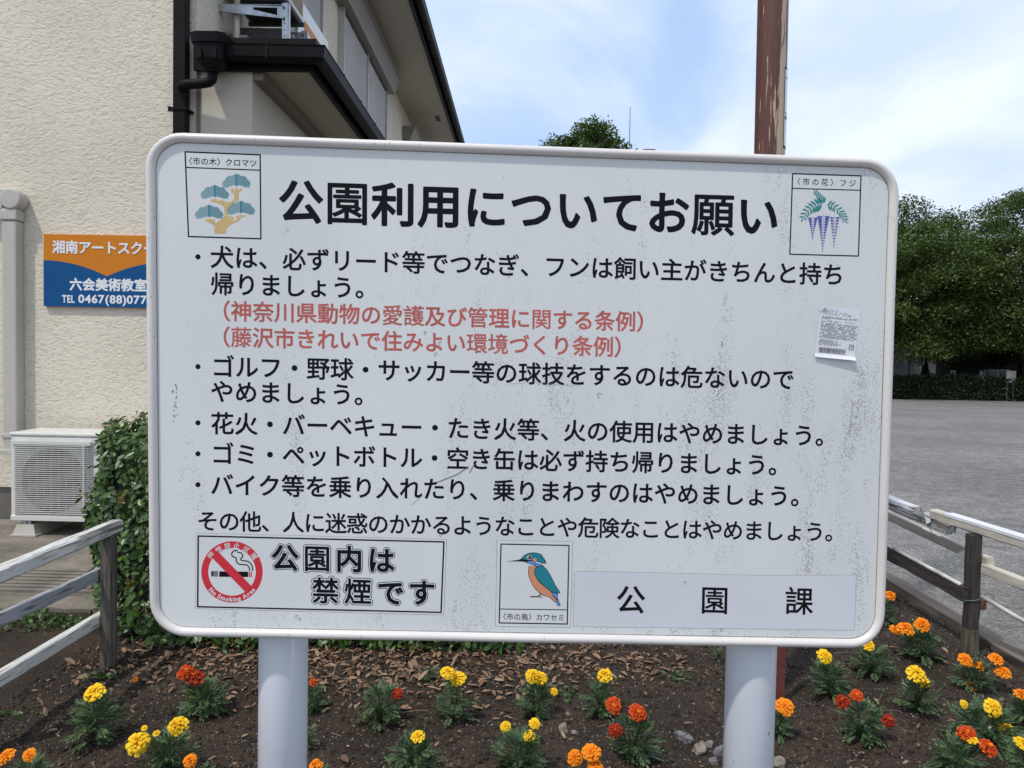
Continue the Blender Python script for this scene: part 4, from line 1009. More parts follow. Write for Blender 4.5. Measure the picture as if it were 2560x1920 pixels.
# ================================================================ FENCES
def wood_mat(name, paint, wood, amount, along, seed=0.0):
    """weathered timber with flaking white paint; grain runs along the given axis"""
    m_, n, l, b = new_mat(name)
    t = n.new('ShaderNodeTexCoord'); mp_ = n.new('ShaderNodeMapping'); s_ = [1, 1, 1]; s_[along] = 0.055; mp_.inputs['Scale'].default_value = s_; mp_.inputs['Location'].default_value = (seed, seed * 2, seed * 3)
    l.new(t.outputs['Object'], mp_.inputs[0])
    g1 = n.new('ShaderNodeTexNoise'); g1.inputs['Scale'].default_value = 95; g1.inputs['Detail'].default_value = 6; g1.inputs['Roughness'].default_value = .6; l.new(mp_.outputs[0], g1.inputs[0])
    g2 = n.new('ShaderNodeTexNoise'); g2.inputs['Scale'].default_value = 30; g2.inputs['Detail'].default_value = 5; l.new(mp_.outputs[0], g2.inputs[0])
    bl_ = n.new('ShaderNodeTexNoise'); bl_.inputs['Scale'].default_value = 4.5; bl_.inputs['Detail'].default_value = 6; l.new(t.outputs['Object'], bl_.inputs[0])
    w_ = ramp(n, l, g1.outputs['Fac'], [(0.3, tuple(c * .45 for c in wood)), (0.55, wood), (0.75, tuple(min(1, c * 1.5) for c in wood))])
    s1 = n.new('ShaderNodeMath'); s1.operation = 'MULTIPLY_ADD'; s1.inputs[1].default_value = .5; l.new(bl_.outputs['Fac'], s1.inputs[0]); l.new(g2.outputs['Fac'], s1.inputs[2])
    s2 = n.new('ShaderNodeMath'); s2.operation = 'MULTIPLY_ADD'; s2.inputs[1].default_value = .55; l.new(g1.outputs['Fac'], s2.inputs[0]); l.new(s1.outputs[0], s2.inputs[2])
    mk = ramp(n, l, s2.outputs[0], [(amount, (0, 0, 0)), (amount + .07, (1, 1, 1))])
    pt = ramp(n, l, bl_.outputs['Fac'], [(.35, tuple(c * .82 for c in paint)), (.65, paint)])
    x = n.new('ShaderNodeMix'); x.data_type = 'RGBA'; l.new(mk, x.inputs[0]); l.new(w_, x.inputs[6]); l.new(pt, x.inputs[7])
    g3 = n.new('ShaderNodeTexNoise'); g3.inputs['Scale'].default_value = 150; g3.inputs['Detail'].default_value = 3; l.new(mp_.outputs[0], g3.inputs[0])
    ck = ramp(n, l, g3.outputs['Fac'], [(.36, (.34, .33, .33)), (.44, (1, 1, 1))]); y = n.new('ShaderNodeMix'); y.data_type = 'RGBA'; y.blend_type = 'MULTIPLY'; y.inputs[0].default_value = 1
    l.new(x.outputs[2], y.inputs[6]); l.new(ck, y.inputs[7]); l.new(y.outputs[2], b.inputs['Base Color'])
    b.inputs['Roughness'].default_value = .75
    bp_ = n.new('ShaderNodeBump'); bp_.inputs['Strength'].default_value = .8; bp_.inputs['Distance'].default_value = .003; l.new(s2.outputs[0], bp_.inputs['Height']); l.new(bp_.outputs[0], b.inputs['Normal'])
    return m_
M_wpaint = wood_mat('weathered_white_paint', (0.62, 0.61, 0.57), (0.24, 0.22, 0.19), 0.865, 1)
M_wpaint2 = wood_mat('thin_grey_paint', (0.36, 0.37, 0.39), (0.17, 0.155, 0.14), 0.93, 1, 3)
M_wpost = wood_mat('bare_grey_post', (0.20, 0.18, 0.155), (0.105, 0.09, 0.075), 1.05, 2)
M_wpostd = wood_mat('dark_post', (0.10, 0.092, 0.085), (0.045, 0.038, 0.032), 1.10, 2, 5)
M_wdark = wood_mat('rotten_board', (0.16, 0.155, 0.15), (0.05, 0.042, 0.037), 1.03, 1, 7)
M_wnew = mat('pale_painted_rail', (0.52, 0.475, 0.41), 0.7, var=.28, vscale=26, stretch=(1, .06, 1), bump=.3, bscale=60)
M_film = mat('white_film_wrap', (0.70, 0.71, 0.75), 0.25, var=.06, vscale=20, bump=.3, bscale=30)
M_pipe = mat('white_pipe', (0.60, 0.59, 0.56), 0.35, var=.35, vscale=22, stretch=(1, .35, 1), dark=(.25, .22, .19))
M_wire = mat('green_wire', (0.06, 0.17, 0.13), 0.5)
def beam(name, p0, p1, w, h, m_, parent, seed=0, rough=0.0025, n=None, label=None, ends=0.0):
    """a board from p0 to p1 (centre line) with slightly worn, uneven edges"""
    p0, p1 = Vector(p0), Vector(p1); L_ = (p1 - p0).length; n = n or max(4, int(L_ / .05)); q = MB(); k = 8
    d = (p1 - p0).normalized(); u = (Vector((0, 0, 1)) - d * d.z).normalized() if abs(d.z) < .9 else Vector((0, 1, 0)); s_ = d.cross(u)
    c = 0.14 * min(w, h); pr = [(-w / 2 + c, -h / 2), (w / 2 - c, -h / 2), (w / 2, -h / 2 + c), (w / 2, h / 2 - c), (w / 2 - c, h / 2), (-w / 2 + c, h / 2), (-w / 2, h / 2 - c), (-w / 2, -h / 2 + c)]
    for i in range(n + 1):
        c_ = p0.lerp(p1, i / n)
        for j, (a, b_) in enumerate(pr):
            e = rough * noise.noise(Vector((i * .37, j * 1.3, seed * 5.1))); sh_ = ends * noise.noise(Vector((j * 2.1, seed, i))) if i in (0, n) else 0
            q.v.append(tuple(c_ + s_ * (a + e) + u * (b_ + e) + d * sh_))
    for i in range(n):
        for j in range(k): q.f.append((i * k + j, i * k + (j + 1) % k, (i + 1) * k + (j + 1) % k, (i + 1) * k + j)); q.mi.append(0)
    q.f.append(tuple(range(k))[::-1]); q.mi.append(0); q.f.append(tuple(n * k + j for j in range(k))); q.mi.append(0)
    return q.part(name, m_, parent, label=label)
def postobj(x, y, z0, z1, w, m_, parent, seed=0, label=None):
    q = MB(); n = 14; k = 10
    path = [(x + .004 * noise.noise(Vector((i * .4, seed, 1))), y + .004 * noise.noise(Vector((i * .4, seed, 5))), z0 + (z1 - z0) * i / n) for i in range(n + 1)]
    prof = []
    for j in range(k):
        a = 2 * math.pi * j / k + .3; r_ = w / 2 * (1 / max(abs(math.cos(a)), abs(math.sin(a)))) ** .55; prof.append((math.cos(a) * r_, math.sin(a) * r_))
    q.sweep(path, prof, upv=Vector((0, 1, 0)), radii=[1 + .03 * noise.noise(Vector((i * .8, seed, 9))) + (.10 * (1 - i / 3) if i < 3 else 0) for i in range(n + 1)])
    return q.part('post', m_, parent, label=label)
lf = empty('rail_fence', (-1.57, 2.5, 0), 'low fence of three peeling white rails between the left edge and the hedge', 'fence', 'rail fences round the flower bed')
postobj(-1.56, 2.745, -.05, .505, .056, M_wpost, lf, 1)
postobj(-1.592, 2.110, -.05, .500, .056, M_wpost, lf, 2)
beam('rail', (-1.560, 2.06, .526), (-1.560, 2.80, .528), .048, .046, M_wpaint, lf, 1, .004, ends=.012)
beam('rail', (-1.600, 2.06, .372), (-1.598, 2.78, .352), .022, .046, M_wpaint2, lf, 2, .002, ends=.008)
beam('rail', (-1.600, 2.06, .186), (-1.598, 2.78, .182), .030, .046, M_wpaint, lf, 3, .003, ends=.01)
for x, y, z in ((-1.548, 2.81, .49), (-1.548, 2.83, .35)):
    pass
rfn = empty('rail_fence', (1.88, 3.6, 0), 'low patched fence with film-wrapped top rail and white pipe along the court on the right', 'fence', 'rail fences round the flower bed')
for i, y in enumerate((2.12, 3.10, 4.06, 5.02, 5.98)): postobj(1.888, y, -.05, .50, .058, M_wpostd, rfn, 10 + i)
q = MB(); q.tube([(1.888, 3.10, -.04), (1.888, 3.10, .045), (1.888, 3.10, .105)], [.036, .034, .0325], 12); q.part('post_foot', wood_mat('pale_post_foot', (.24, .22, .18), (.09, .08, .05), 1.0, 2, 11), rfn)
beam('rail', (2.06, 2.60, .500), (1.843, 3.325, .538), .048, .044, M_wnew, rfn, 4, .001)
fm = MB(); pth = [(2.06 - .2993 * (y - 2.60), y, .5005 + .0524 * (y - 2.60)) for y in np.arange(2.60, 3.30, .05)]
fm.sweep(pth, [(-.0262, .012), (-.0262, .0242), (.0262, .0242), (.0262, -.014)], cap=False); 
fo = fm.part('film_wrap', M_film, rfn); so = fo.modifiers.new('thick', 'SOLIDIFY'); so.thickness = .0008
fm = MB(); ys_ = np.arange(3.50, 4.45, .035)
for i in range(len(ys_) - 1):
    def fr_(y):
        t = min(1, (y - 3.46) / .22); z = .5365 + .0015 * math.sin(y * 17); dr = .004 + .024 * t * (.7 + .5 * noise.noise(Vector((y * 6, 0, 0)))); w = .0255
        return [(1.8502 - w * (.2 + .8 * t), y, z - .001), (1.8502 - w * (.2 + .8 * t), y, z - dr), (1.8502 + w, y, z)]
    a_, b_ = fr_(ys_[i]), fr_(ys_[i + 1]); fm.face([a_[1], a_[0], b_[0], b_[1]]); fm.face([a_[0], a_[2], b_[2], b_[0]])
fo = fm.part('film_wrap', M_film, rfn); so = fo.modifiers.new('thick', 'SOLIDIFY'); so.thickness = .0008
beam('rail', (1.850, 3.20, .495), (1.850, 4.50, .512), .046, .046, M_wpaint2, rfn, 5, .006, ends=.02)
beam('rail', (1.850, 4.52, .512), (1.850, 6.1, .512), .046, .046, M_wpaint2, rfn, 15, .004)
fl = MB(); 
fl.face([(1.823, 3.325, .548), (1.818, 3.36, .538), (1.815, 3.33, .49), (1.820, 3.305, .505)]); fl.part('film_flap', M_film, rfn)
beam('rail', (1.926, 3.045, .397), (1.915, 4.6, .425), .030, .044, M_wnew, rfn, 6, .002, ends=.01)
beam('rail', (1.915, 4.62, .425), (1.920, 6.1, .425), .030, .044, M_wnew, rfn, 16, .002)
beam('rail', (2.04, 2.40, .352), (1.915, 3.065, .366), .034, .044, M_wnew, rfn, 7, .002)
beam('rail', (1.862, 3.09, .245), (1.866, 4.7, .240), .018, .062, M_wdark, rfn, 8, .006, ends=.03)
beam('rail', (1.862, 4.72, .240), (1.866, 6.1, .235), .018, .062, M_wdark, rfn, 18, .006)
q = MB(); q.tube([(2.04, 2.3, .150), (1.940, 2.87, .224), (1.905, 3.06, .252)], .0088, 12); q.part('pipe', M_pipe, rfn, smooth=True)
q = MB(); q.tube([(1.860, 3.13, .278), (1.858, 3.4, .281), (1.858, 3.70, .284)], .0088, 12); q.part('pipe', M_pipe, rfn, smooth=True)
def wireloop(cx, cy, cz, r_, tilt, turns=1.0, seed=0):
    pts = []
    for i in range(int(20 * turns) + 1):
        a = 2 * math.pi * i / 20; e = 1 / max(abs(math.cos(a)), abs(math.sin(a))) ** .5
        pts.append((cx + math.cos(a) * r_ * e, cy + math.sin(a) * r_ * e, cz + tilt * math.cos(a) + .004 * noise.noise(Vector((i * .5, seed, 0)))))
    return pts
q = MB(); q.tube(wireloop(1.893, 3.10, .236, .0345, .012, 2.0, 1), .0019, 5); q.tube([(1.925, 3.08, .25), (1.935, 3.07, .262), (1.955, 3.06, .255), (1.95, 3.05, .235), (1.93, 3.06, .24)], .0019, 5); q.part('wire_tie', M_wire, rfn)
q = MB(); q.tube(wireloop(1.85, 3.35, .517, .030, .02, 2.4, 2), .0022, 5); q.tube(wireloop(1.85, 3.335, .512, .032, -.015, 1.6, 3), .0022, 5); q.tube([(1.822, 3.34, .49), (1.83, 3.30, .45), (1.84, 3.31, .44)], .002, 5); q.part('wire_tie', M_wire, rfn)
q = MB(); q.tube([(1.852, 3.45, .515), (1.852, 3.45, .545)], .0015, 5); q.part('nail', M_rust, rfn)
q = MB(); q.tube([(1.93, 3.08, .232), (1.965, 3.07, .222), (1.97, 3.06, .205), (1.955, 3.055, .20)], .0015, 5); q.box((1.915, 3.09, .185), (1.945, 3.13, .225)); q.part('hook', M_rust, rfn)

# ================================================================ POLE AND STAKE
def pole_mat():
    m_, n, l, b = new_mat('brown_pole_paint')
    t = n.new('ShaderNodeTexCoord'); mp_ = n.new('ShaderNodeMapping'); mp_.inputs['Scale'].default_value = (1.5, 1.5, .10); l.new(t.outputs['Object'], mp_.inputs[0])
    a = n.new('ShaderNodeTexNoise'); a.inputs['Scale'].default_value = 85; a.inputs['Detail'].default_value = 6; l.new(mp_.outputs[0], a.inputs[0])
    sp = n.new('ShaderNodeSeparateXYZ'); l.new(t.outputs['Object'], sp.inputs[0])
    # the scraped strip on the side towards the court (x > 0), wider further down
    mr = n.new('ShaderNodeMapRange'); mr.inputs[1].default_value = .020; mr.inputs[2].default_value = .033; l.new(sp.outputs['X'], mr.inputs[0])
    mr2 = n.new('ShaderNodeMapRange'); mr2.inputs[1].default_value = .052; mr2.inputs[2].default_value = .040; l.new(sp.outputs['X'], mr2.inputs[0])
    mm = n.new('ShaderNodeMath'); mm.operation = 'MULTIPLY'; l.new(mr.outputs[0], mm.inputs[0]); l.new(mr2.outputs[0], mm.inputs[1])
    low = n.new('ShaderNodeMapRange'); low.inputs[1].default_value = 2.38; low.inputs[2].default_value = 2.12; low.inputs[3].default_value = 0; low.inputs[4].default_value = .27; l.new(sp.outputs['Z'], low.inputs[0])
    xr = n.new('ShaderNodeMapRange'); xr.inputs[1].default_value = -.030; xr.inputs[2].default_value = .030; l.new(sp.outputs['X'], xr.inputs[0])
    lw = n.new('ShaderNodeMath'); lw.operation = 'MULTIPLY'; l.new(low.outputs[0], lw.inputs[0]); l.new(xr.outputs[0], lw.inputs[1])
    s1 = n.new('ShaderNodeMath'); s1.operation = 'MULTIPLY_ADD'; s1.inputs[1].default_value = .25; l.new(mm.outputs[0], s1.inputs[0]); l.new(a.outputs['Fac'], s1.inputs[2])
    s2 = n.new('ShaderNodeMath'); s2.operation = 'ADD'; l.new(s1.outputs[0], s2.inputs[0]); l.new(lw.outputs[0], s2.inputs[1])
    mk = ramp(n, l, s2.outputs[0], [(.67, (0, 0, 0)), (.72, (1, 1, 1))])
    x = n.new('ShaderNodeMix'); x.data_type = 'RGBA'; l.new(mk, x.inputs[0])
    br_ = ramp(n, l, a.outputs['Fac'], [(.3, (.080, .026, .016)), (.7, (.110, .038, .023))])
    l.new(br_, x.inputs[6]); x.inputs[7].default_value = (.43, .32, .21, 1); l.new(x.outputs[2], b.inputs['Base Color']); b.inputs['Roughness'].default_value = .42
    return m_
pt, pb_ = atY(1932.5, 5, 2.66), atY(1924, 370, 2.66)
bx = pb_.x - .012
pole = empty('brown_pole', (bx, 2.66, 0), 'tall round brown pole with scraped paint rising behind the notice board', 'pole')
q = MB(); lean = (pt.x - pb_.x) / (pt.z - pb_.z); ox = pb_.x + lean * (0 - pb_.z)
pr_ = 36.3 / F * 2.66
q.tube([(ox + lean * z, 2.66, z) for z in (-.1, .6, 1.2, 1.8, 2.4, 3.2, 4.2, 5.2)], pr_, 36); q.part('pole_shaft', pole_mat(), pole, smooth=True)
q = MB(); q2 = MB()
for k in range(6):
    a0, a1 = math.radians(-50 + k * 15), math.radians(-50 + (k + 1) * 15)
    for mb, r_, za, zb in ((q, pr_ + .0012, atY(1960, 377, 2.66).z, atY(1960, 178, 2.66).z), (q2, pr_ + .0016, atY(1960, 372, 2.66).z, atY(1960, 183, 2.66).z)):
        if mb is q2 and k in (0,): a0 += .03
        mb.face([(ox + lean * za + math.cos(a0) * r_, 2.66 + math.sin(a0) * r_, za), (ox + lean * za + math.cos(a1) * r_, 2.66 + math.sin(a1) * r_, za), (ox + lean * zb + math.cos(a1) * r_, 2.66 + math.sin(a1) * r_, zb), (ox + lean * zb + math.cos(a0) * r_, 2.66 + math.sin(a0) * r_, zb)])
q.part('label_border', M_ink, pole); q2.part('label_plate', M_swhite, pole)
q = MB(); zc_ = atY(1960, 205, 2.66).z
for z, hh in ((zc_, .004), (zc_ - .12, .004), (zc_ - .14, .012), (zc_ - .27, .004), (zc_ - .31, .010)):
    a0, a1 = math.radians(-42), math.radians(5); r_ = pr_ + .0021
    for k in range(3):
        b0, b1 = a0 + (a1 - a0) * k / 3, a0 + (a1 - a0) * (k + 1) / 3
        q.face([(ox + lean * z + math.cos(b0) * r_, 2.66 + math.sin(b0) * r_, z), (ox + lean * z + math.cos(b1) * r_, 2.66 + math.sin(b1) * r_, z), (ox + lean * z + math.cos(b1) * r_, 2.66 + math.sin(b1) * r_, z + hh), (ox + lean * z + math.cos(b0) * r_, 2.66 + math.sin(b0) * r_, z + hh)])
q.part('label_marks', M_ink, pole)
s0 = atZ(1952, 1748, 0.01)
q = MB(); x, y = s0.x, s0.y
q.prism([(x - .016, y, -.05), (x + .012, y - .004, -.05), (x + .013, y + .028, -.05), (x + .009, y + .028, -.05), (x + .008, y, -.05), (x - .016, y + .004, -.05)], (-.004, 0, .62))
M_stake = mat('red_brown_angle', (.13, .035, .028), .5, var=.25, vscale=20)
tag(q.part('angle_iron_stake', M_stake, bevel=.001), 'red-brown angle iron stake standing in the soil just right of the right white post', 'stake')

# ================================================================ HEDGE
leaf_tv = [(0, 0, 0), (.30, -.19, .035), (.30, .19, .035), (.66, -.25, .03), (.66, .25, .03), (1, 0, -.06), (.30, 0, -.012), (.62, 0, -.012)]
leaf_tf = [(0, 1, 6, 6), (0, 6, 2, 2), (6, 1, 3, 7), (6, 7, 4, 2), (7, 3, 5, 5), (7, 5, 4, 4)]
leaf_tf3 = [(0, 1, 6), (0, 6, 2), (6, 1, 3), (6, 3, 7), (6, 7, 4), (6, 4, 2), (7, 3, 5), (7, 5, 4)]
M_hleaf = leafmat('hedge_leaf', [(.016, .040, .008), (.030, .072, .011), (.050, .108, .015), (.022, .052, .010), (.085, .148, .024), (.036, .082, .013)], rough=.38, trans=.14, spec=.42)
M_core = mat('added_hedge_core', (.008, .013, .005), .9, var=.3)
M_twig = mat('twig', (.07, .045, .03), .8, var=.3)
hx0, hx1, hy0, hy1, hz = -1.99, .02, 2.93, 3.90, .90
def hedge_r(p):      # signed closeness: superellipsoid with a rounded left end
    return None
pts, nrm = [], []
while len(pts) < 13500:
    face = rng.random()
    x = rng.uniform(hx0, hx1); y = rng.uniform(hy0, hy1); z = rng.uniform(0.0, hz)
    if face < .46: y = hy0; nn = (0, -1, .25)
    elif face < .60: z = hz; nn = (0, -.2, 1)
    elif face < .86: x = hx0; nn = (-1, -.2, .3)
    elif face < .93: y = hy1; nn = (0, 1, .2)
    else: x = hx1; nn = (1, 0, .3)
    cx_ = min(max(x, hx0 + .34), hx1 - .2); cy_ = min(max(y, hy0 + .26), hy1 - .3); cz_ = min(z, hz - .22)
    if z < .3: cz_ = z
    d = Vector((x - cx_, y - cy_, z - cz_)); 
    if d.length > 1e-3:
        rx = .34 if x < cx_ else .2
        lim = .30; d2 = d.normalized() * min(d.length, lim); p = Vector((cx_, cy_, cz_)) + d2; nn = (Vector(nn) + d.normalized() * 2.0)
    else: p = Vector((x, y, z)); nn = Vector(nn)
    bulge = .075 * noise.noise(Vector((p.x * 3.1, p.y * 3.1, p.z * 3.4))) + .04 * noise.noise(Vector((p.x * 9, p.y * 9, p.z * 9)))
    taper = -.015 * max(0, .25 - p.z) / .25
    if p.x > -.55: p.z *= 1 - .0 * (p.x + .55)
    p = p + nn.normalized() * (bulge + taper - abs(rng.normal()) * .026 + (rng.random() < .04) * rng.uniform(0, .05))
    if p.z < .015: continue
    p.y += max(0, -1.5 - p.x) * .60
    pts.append(tuple(p)); nrm.append(tuple(nn.normalized()))
P_ = np.array(pts); Nn = np.array(nrm)
Zd = Nn * 1.0 + rng.normal(size=P_.shape) * .55 + np.array([0, 0, .45]); Zd /= np.linalg.norm(Zd, axis=1, keepdims=True)
a = rng.normal(size=P_.shape) + np.array([0, 0, -.35]) + Nn * .7; Xd = a - Zd * (a * Zd).sum(1, keepdims=True); Xd /= np.linalg.norm(Xd, axis=1, keepdims=True); Yd = np.cross(Zd, Xd)
sc = rng.uniform(.026, .048, len(P_))
hedge = empty('hedge', (-1.0, 3.45, 0), 'dark green glossy-leaved hedge behind the lower left of the notice board', 'hedge')
q = MB(); 
import itertools
core = []
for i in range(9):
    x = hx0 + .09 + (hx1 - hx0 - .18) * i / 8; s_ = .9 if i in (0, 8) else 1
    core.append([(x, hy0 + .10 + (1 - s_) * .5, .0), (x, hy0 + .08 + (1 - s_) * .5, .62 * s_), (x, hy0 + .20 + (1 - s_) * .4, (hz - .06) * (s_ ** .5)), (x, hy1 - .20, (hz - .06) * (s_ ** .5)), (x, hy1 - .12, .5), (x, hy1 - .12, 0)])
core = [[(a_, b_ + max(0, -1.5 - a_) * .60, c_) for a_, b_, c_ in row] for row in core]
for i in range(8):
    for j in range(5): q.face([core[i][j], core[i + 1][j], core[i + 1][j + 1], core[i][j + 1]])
q.face(core[0][::-1]); q.face(core[8]); q.part('dark_core', M_core, hedge)  # solid near-black core added inside the leaves to make the hedge opaque
q = MB()
for k in range(16):
    x = rng.uniform(hx0 + .55, hx1 - .1); q.tube([(x, 3.25, -.03), (x + rng.normal() * .03, 3.15, .12), (x + rng.normal() * .06, 3.12, .3)], [.008, .006, .004], 5)
q.part('stem', M_twig, hedge)
# which leaves show in front: the 300 nearest the camera's side become leaves of their own
vis = np.array([(n_[1] < -.2) * 1.0 for n_ in nrm]) * (P_[:, 0] < 0)
order = np.argsort(-(sc * (vis + .01) * np.where((P_[:, 0] < -1.35) | (P_[:, 2] < .22), 1, .3)))
own = set(order[:300].tolist()); rest = np.array([i for i in range(len(P_)) if i not in own])
lm = np_mesh('leaf', np.array(leaf_tv) * 1.0, np.array(leaf_tf3), M_hleaf, True)
wo_ = np.array(hedge.location)
for i in order[:300]:
    o = bpy.data.objects.new('leaf', lm); COL.objects.link(o); o.parent = hedge
    s_ = float(sc[i]); o.matrix_local = Matrix(((Xd[i][0] * s_, Yd[i][0] * s_, Zd[i][0] * s_, P_[i][0] - wo_[0]), (Xd[i][1] * s_, Yd[i][1] * s_, Zd[i][1] * s_, P_[i][1] - wo_[1]), (Xd[i][2] * s_, Yd[i][2] * s_, Zd[i][2] * s_, P_[i][2] - wo_[2]), (0, 0, 0, 1)))
V, Fc = scatter(leaf_tv, leaf_tf3, P_[rest] - wo_, Xd[rest], Yd[rest], Zd[rest], sc[rest])
o = put('foliage', np_mesh('foliage', V, Fc, M_hleaf, True), hedge); o['kind'] = 'stuff'
# reddish new shoots
M_shoot = leafmat('new_shoot', [(.30, .09, .05), (.36, .14, .08)], trans=.3)
q = MB(); sv = []
for px, py, Y in ((345, 1040, 3.1), (275, 1070, 3.15), (300, 1248, 2.98), (325, 1455, 2.95), (358, 1520, 2.9), (205, 1225, 3.2), (385, 1175, 2.98)):
    c = atY(px, py, Y)
    for k in range(9): sv.append((c.x + rng.normal() * .010, c.y + rng.normal() * .01, c.z + rng.normal() * .012))
sv = np.array(sv); X_, Y_, Z_ = frames(rng.normal(size=sv.shape)); V, Fc = scatter(leaf_tv, leaf_tf3, sv - wo_, X_, Y_, Z_, rng.uniform(.010, .022, len(sv)))
o = put('new_shoot', np_mesh('new_shoot', V, Fc, M_shoot, True), hedge)

# ================================================================ LITTER, CRUMBS, WEEDS, STONES
def ground_pts(n, fx, fy, keep=lambda x, y: True):
    out = []
    while len(out) < n:
        x, y = fx(), fy()
        if keep(x, y): out.append((x, y, sh(x, y)))
    return np.array(out)
M_litter = leafmat('dead_leaf', [(.10, .055, .032), (.21, .13, .08), (.27, .165, .10), (.16, .085, .05), (.32, .22, .14), (.075, .045, .03)], rough=.7, trans=.05, spec=.3)
lit_tv = [(0, 0, .0), (.28, -.17, .07), (.28, .17, .10), (.66, -.17, .10), (.66, .17, .05), (1, .05, .0), (.28, 0, -.01), (.66, 0, .0)]
def lit_density(x, y):
    w = math.exp(-((y - 2.88) / .16) ** 2) * (1 if x < .35 else math.exp(-((x - .35) / .25) ** 2)) * (1 if x > -1.55 else .2)
    w2 = 1.3 * math.exp(-(((x + .60) / .26) ** 2 + ((y - 2.72) / .16) ** 2))
    return w + w2 + .35 * math.exp(-((y - 2.7) / .22) ** 2) * (x < .1)
A = ground_pts(2100, lambda: rng.uniform(-1.7, .8), lambda: rng.uniform(2.4, 3.1), lambda x, y: rng.random() < lit_density(x, y))
Bq = ground_pts(600, lambda: rng.uniform(-1.6, 2.0), lambda: rng.uniform(1.8, 4.2), lambda x, y: rng.random() < .35 + .65 * (x < -.2))
LP = np.concatenate([A, Bq]); LP[:, 2] += rng.uniform(.003, .010, len(LP))
Zd = rng.normal(size=LP.shape) * .28 + np.array([0, -.05, 1]); X_, Y_, Z_ = frames(Zd)
s3 = (.012 + .034 * rng.random((len(LP), 1, 1)) ** 1.5) * rng.uniform(.7, 1.25, (len(LP), 1, 1)) * np.ones((1, 1, 3))
V, Fc = scatter(lit_tv, leaf_tf3, LP, X_, Y_, Z_, s3)
o = put('leaf_litter', np_mesh('leaf_litter', V, Fc, M_litter)); tag(o, 'brown dry leaf litter scattered on the soil in front of the hedge', 'dead leaves', kind='stuff')
# a few large curled leaves one can pick out
bl_m = np_mesh('dry_leaf', np.array(lit_tv), np.array(leaf_tf3), M_litter)
for (px, py, s_, lb) in ((1502, 1657, .05, 'curled brown leaf lying alone on bare soil below the middle of the board'), (1098, 1718, .05, 'yellow-green fallen leaf beside the paired yellow marigolds'), (775, 1660, .06, 'large rust-brown leaf under the hedge left of the left white post'),
                          (590, 1740, .05, 'tan dry leaf right of the red marigolds near the left post'), (1430, 1800, .04, 'small red-brown leaf between the middle marigolds')):
    c = atZ(px, py, .012); o = bpy.data.objects.new('dry_leaf', bl_m); COL.objects.link(o); o.location = (c.x, c.y, sh(c.x, c.y) + .008); o.scale = (s_,) * 3; o.rotation_euler = (rng.uniform(-.3, .3), rng.uniform(-.3, .3), rng.uniform(0, 6)); tag(o, lb, 'dead leaf', 'larger fallen leaves on the soil')
# crumbs and grit
oc_v = [(1, 0, 0), (-1, 0, 0), (0, 1, 0), (0, -1, 0), (0, 0, .8), (0, 0, -.8)]; oc_f = [(0, 2, 4), (2, 1, 4), (1, 3, 4), (3, 0, 4), (2, 0, 5), (1, 2, 5), (3, 1, 5), (0, 3, 5)]
def crumbs(name, n, smin, smax, m_, label, pw=3.0):
    Pq = ground_pts(n, lambda: rng.uniform(-1.75, 2.0), lambda: 1.75 + 2.6 * rng.random() ** 1.15, lambda x, y: abs(x) < .35 + .74 * y)
    X_, Y_, Z_ = frames(rng.normal(size=Pq.shape)); s_ = smin + (smax - smin) * rng.random(n) ** pw
    s3 = s_[:, None, None] * rng.uniform(.55, 1.2, (n, 6, 1)); V, Fc = scatter(oc_v, oc_f, Pq, X_, Y_, Z_, s3)
    o = put(name, np_mesh(name, V, Fc, m_)); tag(o, label, 'soil crumbs', kind='stuff')
M_clod = leafmat('soil_clod', [(.020, .015, .012), (.034, .025, .019), (.05, .037, .028), (.026, .019, .015)], rough=.95, trans=0, spec=.2)
M_grit = leafmat('pale_grit', [(.10, .075, .05), (.16, .125, .085), (.22, .18, .13), (.12, .10, .08), (.30, .27, .23)], rough=.85, trans=0, spec=.3)
crumbs('soil_clods', 34000, .0024, .014, M_clod, 'dark loose soil clods covering the flower bed')
crumbs('soil_grit', 26000, .0012, .0055, M_grit, 'pale bark and grit crumbs mixed in the flower bed soil', 2.0)
# stones
def stone(c, r_, m_, lb, sq=.7, seed=0, grp='stones in the flower bed'):
    import bmesh
    bm = bmesh.new(); bmesh.ops.create_icosphere(bm, subdivisions=3, radius=1)
    for v in bm.verts:
        n_ = noise.noise(v.co * 1.1 + Vector((seed * 7.1, 0, 3))); v.co *= 1 + .45 * n_; v.co += v.co * .06 * noise.noise(v.co * 4 + Vector((seed, 0, 0)))
        for ax in (Vector((.5, .3, .8)), Vector((-.7, .5, .4)), Vector((.2, -.9, .3))):
            ax = ax.normalized(); d = v.co.dot(ax)
            if d > .72: v.co -= ax * (d - .72) * .8
        v.co.z *= sq
    me = bpy.data.meshes.new('stone'); bm.to_mesh(me); bm.free(); me.materials.append(m_)
    me.transform(Matrix.Scale(r_, 4)); o = bpy.data.objects.new('stone', me); COL.objects.link(o); o.location = c; o.rotation_euler = (seed, seed * .7, seed * 2)
    tag(o, lb, 'stone', grp)
M_st1 = mat('stone_grey', (.15, .145, .15), .85, var=.35, vscale=60, bump=.5, bscale=150); M_st2 = mat('stone_tan', (.21, .18, .14), .85, var=.4, vscale=60, bump=.5, bscale=150)
